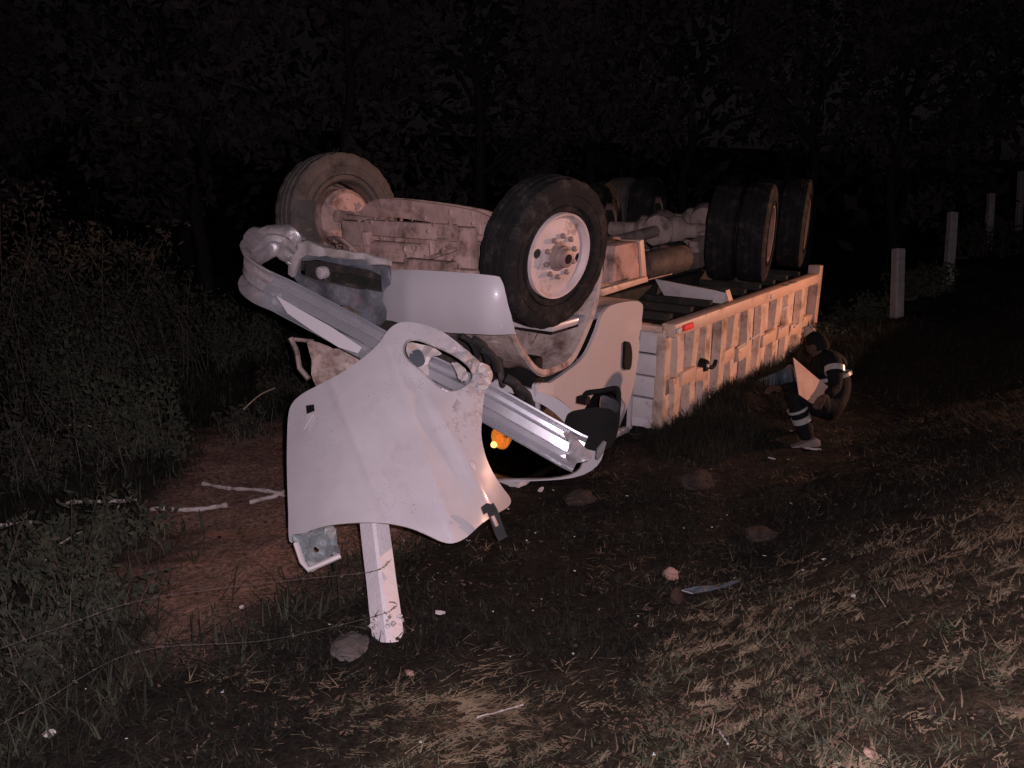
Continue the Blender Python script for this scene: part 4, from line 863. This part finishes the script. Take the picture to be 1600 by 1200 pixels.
for k, dd in ((8, -.14), (12, .24)):
    a = pts[k]; f = Vector((-.96, -.15, 0)).normalized(); zg = a.z - .10
    b = MB(); rows = [(-.10, .040, .10), (-.06, .048, .12), (.0, .050, .10), (.08, .052, .075), (.15, .048, .055), (.185, .028, .04)]; sd_ = Vector((-f.y, f.x, 0)); vs_ = []
    for u, hw, hh in rows:
        for q1, q2 in ((-1, 0), (-1.0, .6), (-.55, 1), (.55, 1), (1, .6), (1, 0)): vs_.append(Vector((a.x, a.y, zg)) + f * u + sd_ * hw * q1 + Vector((0, 0, hh * q2)))
    b.add(vs_, [(6 * i + j, 6 * i + (j + 1) % 6, 6 * (i + 1) + (j + 1) % 6, 6 * (i + 1) + j) for i in range(5) for j in range(6)] + [tuple(range(6)), tuple(range(35, 29, -1))], True); b.build('boot', M['boot'], per)

# sheet metal and cloth lying by the box
b = MB(); sheet(b, [(1239, 559), (1246, 565), (1268, 584), (1296, 606), (1298, 612), (1295, 620), (1278, 626), (1268, 631), (1248, 617), (1244, 590)], [], 8, lambda x, y: at(x, y, 6.58 + .0055 * (x - 1268) + .01 * math.sin(x * .1)), .006)
tag(b.build('torn_panel', M['sheet']), 'torn pale sheet metal panel held in front of the crouching person, orange light put into its colour', 'panel')
def cr(x, y): return at(x, y, 8.35 + .16 * mnoise.noise(Vector((x * .035, y * .03, 1))) + .06 * math.sin(x * .16))
b = MB(); sheet(b, smooth_loop([(1178, 600), (1200, 588), (1222, 578), (1238, 570), (1244, 600), (1246, 626), (1222, 642), (1196, 650), (1180, 640)], 4), [], 6, cr, .006); tag(b.build('tarpaulin', M['tarp']), 'crumpled blue-grey sheet bunched below the rear of the dump box', 'sheet')

# ================================================================== DEBRIS AND STONES
def rock(name, px_, py_, size, mat, label, cat='stone', group=None, seed=0, sink=.25):
    p = gpx(px_, py_); bm = bmesh.new(); bmesh.ops.create_icosphere(bm, subdivisions=3, radius=1)
    for v in bm.verts:
        n0 = mnoise.noise(v.co * 1.1 + Vector((seed * 3.7, 0, 0))) + .5 * mnoise.noise(v.co * 2.6 + Vector((0, seed * 2.1, 0))); v.co *= 1 + .38 * n0
        v.co = Vector((v.co.x * size[0], v.co.y * size[1], v.co.z * size[2]))
    me = bpy.data.meshes.new(name); bm.to_mesh(me); bm.free(); me.materials.append(mat); o = bpy.data.objects.new(name, me); col.objects.link(o)
    o.location = p + Vector((0, 0, size[2] * (1 - 2 * sink))); o.rotation_euler = (0, 0, seed * 1.3); return tag(o, label, cat, group)
rock('rock', 548, 1012, (.115, .10, .026), M['stone'], 'low grey rock half buried left of the white post foot', 'rock', None, 1)
rock('stone', 1048, 903, (.050, .04, .04), M['stone_red'], 'reddish stone lying above a black lump on the bank', 'stone', None, 2)
rock('soil_clod', 1056, 940, (.04, .04, .05), M['wood_dark'], 'black lump just below the reddish stone', 'clod', None, 3)  # small black lump below the stone
rock('stone', 1333, 934, (.013, .011, .011), M['stone_pale'], 'tiny pale pebble alone on the dark right bank', 'pebble', None, 4)
rock('stone', 78, 1152, (.028, .020, .014), M['stone_pale'], 'pale flat stone near the lower left corner', 'stone', None, 5)
rock('stone', 1356, 1183, (.022, .016, .010), M['stone_red'], 'light brown flat stone at the bottom edge of the bank', 'stone', None, 6)
rock('stone', 210, 953, (.042, .036, .035), M['wood_dark'], 'dark round lump where the weeds meet red soil', 'clod', None, 7)
rock('stone', 378, 952, (.014, .012, .010), M['stone_pale'], 'tiny pale pebble on the red soil', 'pebble', None, 8)
rock('stone', 640, 1056, (.026, .016, .010), M['stone_red'], 'small pinkish chip in the grass under the white post', 'stone', None, 9)
for i, (x, y, sz, lab) in enumerate(((905, 782, .10, 'largest reddish soil clod below the cab roof'), (1085, 752, .13, 'broad grassy clod in front of the dump box ribs'), (1190, 838, .09, 'flat clod on the dark bank below the crouching person'))):
    rock('soil_clod', x, y, (sz * 1.1, sz * .9, sz * .45), M['clod'], lab, 'clod', 'clods of earth thrown up beside the truck', 10 + i, .36)
fm = {'pale_fragments': (M['clean'], 34, .009), 'dark_fragments': (M['black'], 70, .016), 'glass_fragments': (M['glassbit'], 60, .005)}
for i, (nm, (mt, cnt, sz)) in enumerate(fm.items()):     # small bits of trim and glass strewn round the nose
    b = MB(); rq = random.Random(90 + i)
    for k in range(cnt):
        t = rq.gauss(1.6, .9); q_ = rq.gauss(-.6, 1.5); x, y = xy(t, q_); z = gz(x, y) + .006; r = sz * rq.uniform(.4, 1.6); a = rq.uniform(0, 6.28); tl_ = rq.uniform(-.5, .5)
        vs_ = [Vector((math.cos(a + j * 2.1) * r * rq.uniform(.5, 1.3), math.sin(a + j * 2.1) * r * rq.uniform(.5, 1.3), tl_ * r * math.cos(j * 2.1))) + Vector((x, y, z + .004)) for j in range(3)]
        b.prism(vs_, (0, 0, .003))
    tag(b.build(nm, mt), {'pale_fragments': 'tiny white paint chips strewn round the nose of the truck', 'dark_fragments': 'tiny black trim pieces strewn round the nose of the truck', 'glass_fragments': 'crumbs of broken glass strewn round the nose of the truck'}[nm], 'fragments', kind='stuff')
def scrap(name, px_, py_, pts2, mat, label, cat='debris', lift=.02, group=None, thick=.006, seed=0):
    p = gpx(px_, py_); b = MB(); a0 = rnd.uniform(0, 6.28)
    sheet(b, pts2, [], .02, lambda u, v: (u, v, lift + .03 * mnoise.noise(Vector((u * 14, v * 14, seed))) + .25 * abs(u) * lift * 8), thick)
    o = b.build(name, mat, None, p); return tag(o, label, cat, group)
SH = [(-.05, -.02), (-.01, -.028), (.045, -.012), (.055, .01), (.01, .026), (-.04, .02)]
def sc_(k, kx=1, ky=1, rot=0): return [(k * kx * (x * math.cos(rot) - y * math.sin(rot)), k * ky * (x * math.sin(rot) + y * math.cos(rot))) for x, y in SH]
GS = 'pale scraps thrown from the truck'
scrap('white_scrap', 688, 964, sc_(.55, 1, 1, .4), M['clean'], 'small white shard in the grass right of the white post', group=GS, seed=1)
scrap('white_scrap', 1205, 720, sc_(.6, 1, 1, .1), M['clean'], 'white scrap on the dark ground below the blue-grey sheet', group=GS, seed=2)
scrap('white_scrap', 1110, 702, sc_(.55, 1, 1, 1.2), M['clean'], 'bent white scrap just below the dump box ribs', group=GS, seed=3)
scrap('white_scrap', 845, 690 + 80, sc_(.6, 1, 1, .9), M['panel'], 'pale scrap stuck under the windscreen edge', group=GS, seed=4)
scrap('plastic_strip', 1108, 930, [(-.16, -.03), (-.10, -.045), (0, -.012), (.10, .03), (.19, .075), (.16, .08), (.06, .045), (-.05, .018), (-.13, .01)], M['debris_blue'], 'bent blue-grey plastic strip on the bank beside the reddish stone', seed=5, lift=.03)
scrap('plastic_strip', 1080, 940, [(-.03, -.01), (.03, -.012), (.035, .01), (-.03, .012)], M['black'], 'short black plastic piece at the left end of the blue-grey strip', seed=6)
def stick(px0, py0, px1, py1, r, mat, label, name='broken_branch', cat='branch', group=None, lift=.03, wob=.009, extra=()):
    a, e = gpx(px0, py0), gpx(px1, py1); n0 = 7; pp = []
    for i in range(n0):
        u = i / (n0 - 1); p = a.lerp(e, u); p.z = gz(p.x, p.y) + lift + r * .6; pp.append(p + Vector((rnd.uniform(-1, 1), rnd.uniform(-1, 1), rnd.uniform(-.6, .8))) * wob * (1 if 0 < i < n0 - 1 else .3))
    b = MB(); b.tube(curve(pp, 3), [r * (.40 + .42 * rnd.random()) for _ in range((n0 - 1) * 3 + 1)], 7); o = b.build(name, mat); return tag(o, label, cat, group)
GB = 'pale broken branches on the soil left of the hood'
stick(318, 764, 450, 784, .022, M['wood_pale'], 'pale broken branch running in behind the hood edge', group=GB)
stick(390, 796, 448, 778, .022, M['wood_pale'], 'short thick pale branch forking beside the hood edge', group=GB)
stick(236, 806, 357, 799, .024, M['wood_pale'], 'knobbly pale branch lying on the red soil', group=GB)
stick(104, 797, 215, 790, .020, M['wood_pale'], 'pale branch half buried in the left weeds', group=GB)
stick(-20, 832, 52, 826, .020, M['wood_pale'], 'pale branch cut by the left picture edge', group=GB)
stick(52, 915, 130, 852, .009, M['wood_pale'], 'thin slanting pale stick in the left weeds', group=GB, lift=.08)
stick(172, 818, 208, 790, .009, M['wood_pale'], 'thin grey twig crossing the half buried branch', group=GB, lift=.06)
stick(430, 952, 456, 915, .012, M['wood_dark'], 'dark straight rod lying on the red soil', 'rod', 'rod', wob=.002, lift=.01)
stick(745, 1130, 818, 1108, .006, M['wood_pale'], 'thin pale straw stick in the foreground grass', 'dry_stick', 'stick', wob=.004, lift=.01)
stick(1120, 1150, 1136, 1172, .006, M['wood_pale'], 'short pale stick standing out near the bottom edge', 'dry_stick', 'stick', wob=.004, lift=.02)
stick(1255, 688 + 14, 1283, 690 + 14, .012, M['wood_pale'], 'pale bar added for the bright reflection at the crouching person boot', 'dry_stick', 'stick', wob=.004, lift=.0)  # pale bar added to stand for the reflection at the boot

# ================================================================== BUSHES AND TREES
def leaf_cloud(name, n, centres, size, mat, parent, seed, flat=1.):
    g = np.random.default_rng(seed); cs = np.array([c_[:3] for c_ in centres]); rs = np.array([c_[3] for c_ in centres]); pr = rs ** 2 / (rs ** 2).sum()
    k = g.choice(len(cs), n, p=pr); v = g.normal(0, 1, (n, 3)); v /= np.linalg.norm(v, axis=1)[:, None]; rad = rs[k] * g.uniform(.15, 1, n) ** .5
    p = cs[k] + v * rad[:, None] * np.array([1, 1, flat])
    a = g.normal(0, 1, (n, 3)); a /= np.linalg.norm(a, axis=1)[:, None]; b_ = np.cross(a, g.normal(0, 1, (n, 3))); b_ /= np.linalg.norm(b_, axis=1)[:, None]
    L = g.uniform(size * .6, size * 1.4, n)[:, None]; W = L * g.uniform(.28, .5, n)[:, None]
    V = np.stack([p - a * L, p + b_ * W, p + a * L, p - b_ * W], 1).reshape(-1, 3); fq = np.arange(4 * n)
    me = bpy.data.meshes.new(name); me.vertices.add(4 * n); me.vertices.foreach_set('co', V.ravel()); me.loops.add(4 * n); me.loops.foreach_set('vertex_index', fq.astype(np.int32)); me.polygons.add(n); me.polygons.foreach_set('loop_start', np.arange(0, 4 * n, 4)); me.update()
    me.materials.append(mat); o = bpy.data.objects.new(name, me); col.objects.link(o); o.parent = parent; return o
def bush(px_, py_, d, r, h, n, mat, label, seed, size=.02, group='bushes at the edge of the clearing', cat='bush'):
    p = at(px_, py_, d); p.z = gz(p.x, p.y); e = empty('bush', p); tag(e, label, cat, group); rr = random.Random(seed)
    b = MB(); cs = []
    for k in range(34):
        a = rr.uniform(0, 6.28); q0 = Vector((math.cos(a) * r * rr.uniform(0, .7), math.sin(a) * r * rr.uniform(0, .7), -.03)); hh = h * rr.uniform(.3, 1.25)
        q_ = q0 + Vector((rr.uniform(-.5, .5) * hh, rr.uniform(-.5, .5) * hh, hh)); cv = curve([Vector((0, 0, -.06)), q0, q0.lerp(q_, .5) + Vector((0, 0, .12 * hh)), q_], 5)
        b.tube(cv, [.0062 - .00035 * i for i in range(16)], 4)
        for i in range(7, 16): cs.append((*cv[i], r * rr.uniform(.05, .20)))
    b.build('stem', M['twig'], e); leaf_cloud('foliage', n, cs, size, mat, e, seed, .8); return e
bl_ = [(70, 700, 8.0, .9, 2.0, 4200, 'leaf_b', 'tall dim brush rising at the left picture edge'),
       (215, 690, 8.8, .9, 1.7, 4200, 'leaf_b', 'tall dim brush between the left edge and the truck nose'),
       (30, 1010, 3.9, .35, .30, 1500, 'leaf_b', 'low dark weeds under the upper wire at the left edge'),
       (110, 960, 4.3, .40, .34, 1800, 'leaf', 'low weeds between the two wires at left'),
      (225, 760, 6.6, .42, .75, 2600, 'leaf', 'green bush at the left edge of the red soil'),
       (160, 690, 7.4, .60, 1.0, 3200, 'leaf', 'bushy green weeds under the arching dry stems'),
       (60, 760, 6.2, .5, .7, 2200, 'leaf_b', 'dark olive bush behind the pale branches at far left'),
       (40, 900, 4.7, .38, .40, 1800, 'leaf', 'low bush at the left edge above the upper wire'),
       (160, 880, 5.1, .40, .38, 2000, 'leaf', 'low leafy weed patch left of the red soil'),
       (260, 640, 9.2, .9, 1.5, 3400, 'leaf_b', 'dim bush behind the green weeds, left of the truck nose'),
       (380, 610, 9.8, .7, .8, 2400, 'leaf', 'low dim bush left of the hanging hood'),
       (440, 640, 8.6, .35, .35, 900, 'leaf_b', 'small dim bush touching the hood edge'),
       (90, 560, 9.0, 1.0, 2.0, 3600, 'leaf_far', 'tall dim bush at the left picture edge'),
       (390, 700, 7.2, .28, .34, 700, 'leaf_b', 'dark low plant beside the hood on red soil'),
       (1360, 470, 11.4, .40, .55, 1500, 'leaf', 'green weeds in front of the first grey post'),
       (1440, 455, 12.2, .5, .55, 1500, 'leaf', 'weeds between the first and second grey posts'),
       (1330, 500, 11.0, .5, .5, 1300, 'leaf_b', 'dark weeds right behind the dump box'),
       (1530, 400, 15.0, .7, .7, 1500, 'leaf_b', 'dim weeds between the second and third grey posts'),
       (1290, 520, 10.5, .4, .4, 900, 'leaf', 'low weeds above the crouching person')]
for i, (a, bb, d, r, h, n, m_, lab) in enumerate(bl_): bush(a, bb, d, r * 1.35, h * .8, int(n * .75), M[m_], lab, 40 + i, .014 + .0020 * d)
# arching dry stems
for i, (pts2, lab) in enumerate((([(62, 712), (70, 690), (95, 668), (120, 662)], 'dry stem arching up from the weeds at far left'), ([(115, 660), (140, 672), (170, 688)], 'dry stem bending right over the weeds'), ([(110, 662), (135, 664), (165, 676)], 'upper dry stem bending right'), ([(120, 662), (138, 678), (150, 696)], 'dry stem drooping at the arch end'), ([(430, 606), (405, 618), (380, 640)], 'pale thin stem left of the hood top'))):
    b = MB(); b.tube(curve([at(x, y, 6.7) for x, y in pts2], 6), .006, 5); tag(b.build('dry_twig', M['straw_pale']), lab, 'stem', 'dry stems arching over the weeds')
crowns = {}
def tree(x, y, h, r, label, seed, mat='leaf_far', n=2600):
    rr = random.Random(seed); z = gz(x, y); e = empty('tree', (x, y, z)); tag(e, label, 'tree', 'trees in the dark behind the wreck')
    b = MB(); tw = [Vector((0, 0, -.2))]; 
    for k in range(1, 7): tw.append(Vector((rr.uniform(-.12, .12) * k * .5, rr.uniform(-.12, .12) * k * .5, h * .75 * k / 6)))
    tp = curve(tw, 4); r0 = .06 + .012 * h; b.tube(tp, [r0 * (1 - .75 * i / len(tp)) for i in range(len(tp))], 9); cs = []
    for k in range(11):
        i = rr.randrange(int(len(tp) * .25), len(tp)); a = rr.uniform(0, 6.28); q_ = tp[i] + Vector((math.cos(a) * r * rr.uniform(.4, 1), math.sin(a) * r * rr.uniform(.4, 1), h * rr.uniform(.02, .25)))
        b.tube(curve([tp[i], (tp[i] + q_) / 2 + Vector((0, 0, .1)), q_], 3), [r0 * .4 * (1 - .12 * j) for j in range(7)], 5); cs.append((*q_, r * rr.uniform(.3, .55)))
    b.build('trunk', M['bark'], e); leaf_cloud('crown', n, cs, .10, M[mat], e, seed + 900, .8)
tl = [(-9.8, 14.4, 5.2, 1.6, 'bushy tree nearest on the left edge'), (-5.0, 13.6, 5.6, 1.8, 'tree behind the weeds left of the truck'), (-2.6, 13.5, 6.4, 1.8, 'tree rising behind the far front wheel'), (-.6, 15.5, 6.8, 2.0, 'tree behind the middle of the truck'),
      (1.6, 16.5, 6.4, 2.0, 'tree behind the near front wheel'), (3.6, 17.5, 6.6, 1.9, 'tree behind the rear wheels'), (6.0, 17.0, 5.6, 1.6, 'slim tree behind the dump box end'), (7.4, 16.4, 5.8, .9, 'thin bare tree above the first grey post'),
      (9.4, 20.5, 6.6, 2.0, 'tree behind the second grey post'), (12.5, 22.5, 6.8, 2.2, 'tree behind the third grey post'), (-10.5, 16.0, 6.6, 2.1, 'tall tree at the far left'), (-6.4, 16.5, 7.0, 2.2, 'tree at the back on the left'), (14.5, 20.0, 6.2, 2.0, 'tree at the right picture edge')]
for i, (x, y, h, r, lab) in enumerate(tl): tree(x, y, h, r, lab, 70 + i, n=700 if 'bare' in lab else 2800)
# a far wood that closes the view
wd = MB(); g = np.random.default_rng(5); n = 14000
ang = g.uniform(R(-50), R(52), n); dist = g.uniform(21, 34, n); hz = 11.0 * g.uniform(0, 1, n) + .3 * np.sin(ang * 30)
px3 = np.stack([np.sin(ang) * dist, np.cos(ang) * dist, hz], -1)
a = g.normal(0, 1, (n, 3)); a /= np.linalg.norm(a, axis=1)[:, None]; b_ = np.cross(a, g.normal(0, 1, (n, 3))); b_ /= np.linalg.norm(b_, axis=1)[:, None]; L = g.uniform(.12, .34, n)[:, None]
V = np.stack([px3 - a * L, px3 + b_ * L * .5, px3 + a * L, px3 - b_ * L * .5], 1).reshape(-1, 3)
me = bpy.data.meshes.new('far_wood'); me.vertices.add(4 * n); me.vertices.foreach_set('co', V.ravel()); me.loops.add(4 * n); me.loops.foreach_set('vertex_index', np.arange(4 * n, dtype=np.int32)); me.polygons.add(n); me.polygons.foreach_set('loop_start', np.arange(0, 4 * n, 4)); me.update(); me.materials.append(M['leaf_far'])
o = bpy.data.objects.new('far_wood', me); col.objects.link(o); tag(o, 'dark wood closing off the view behind the wreck', 'woodland', kind='stuff')
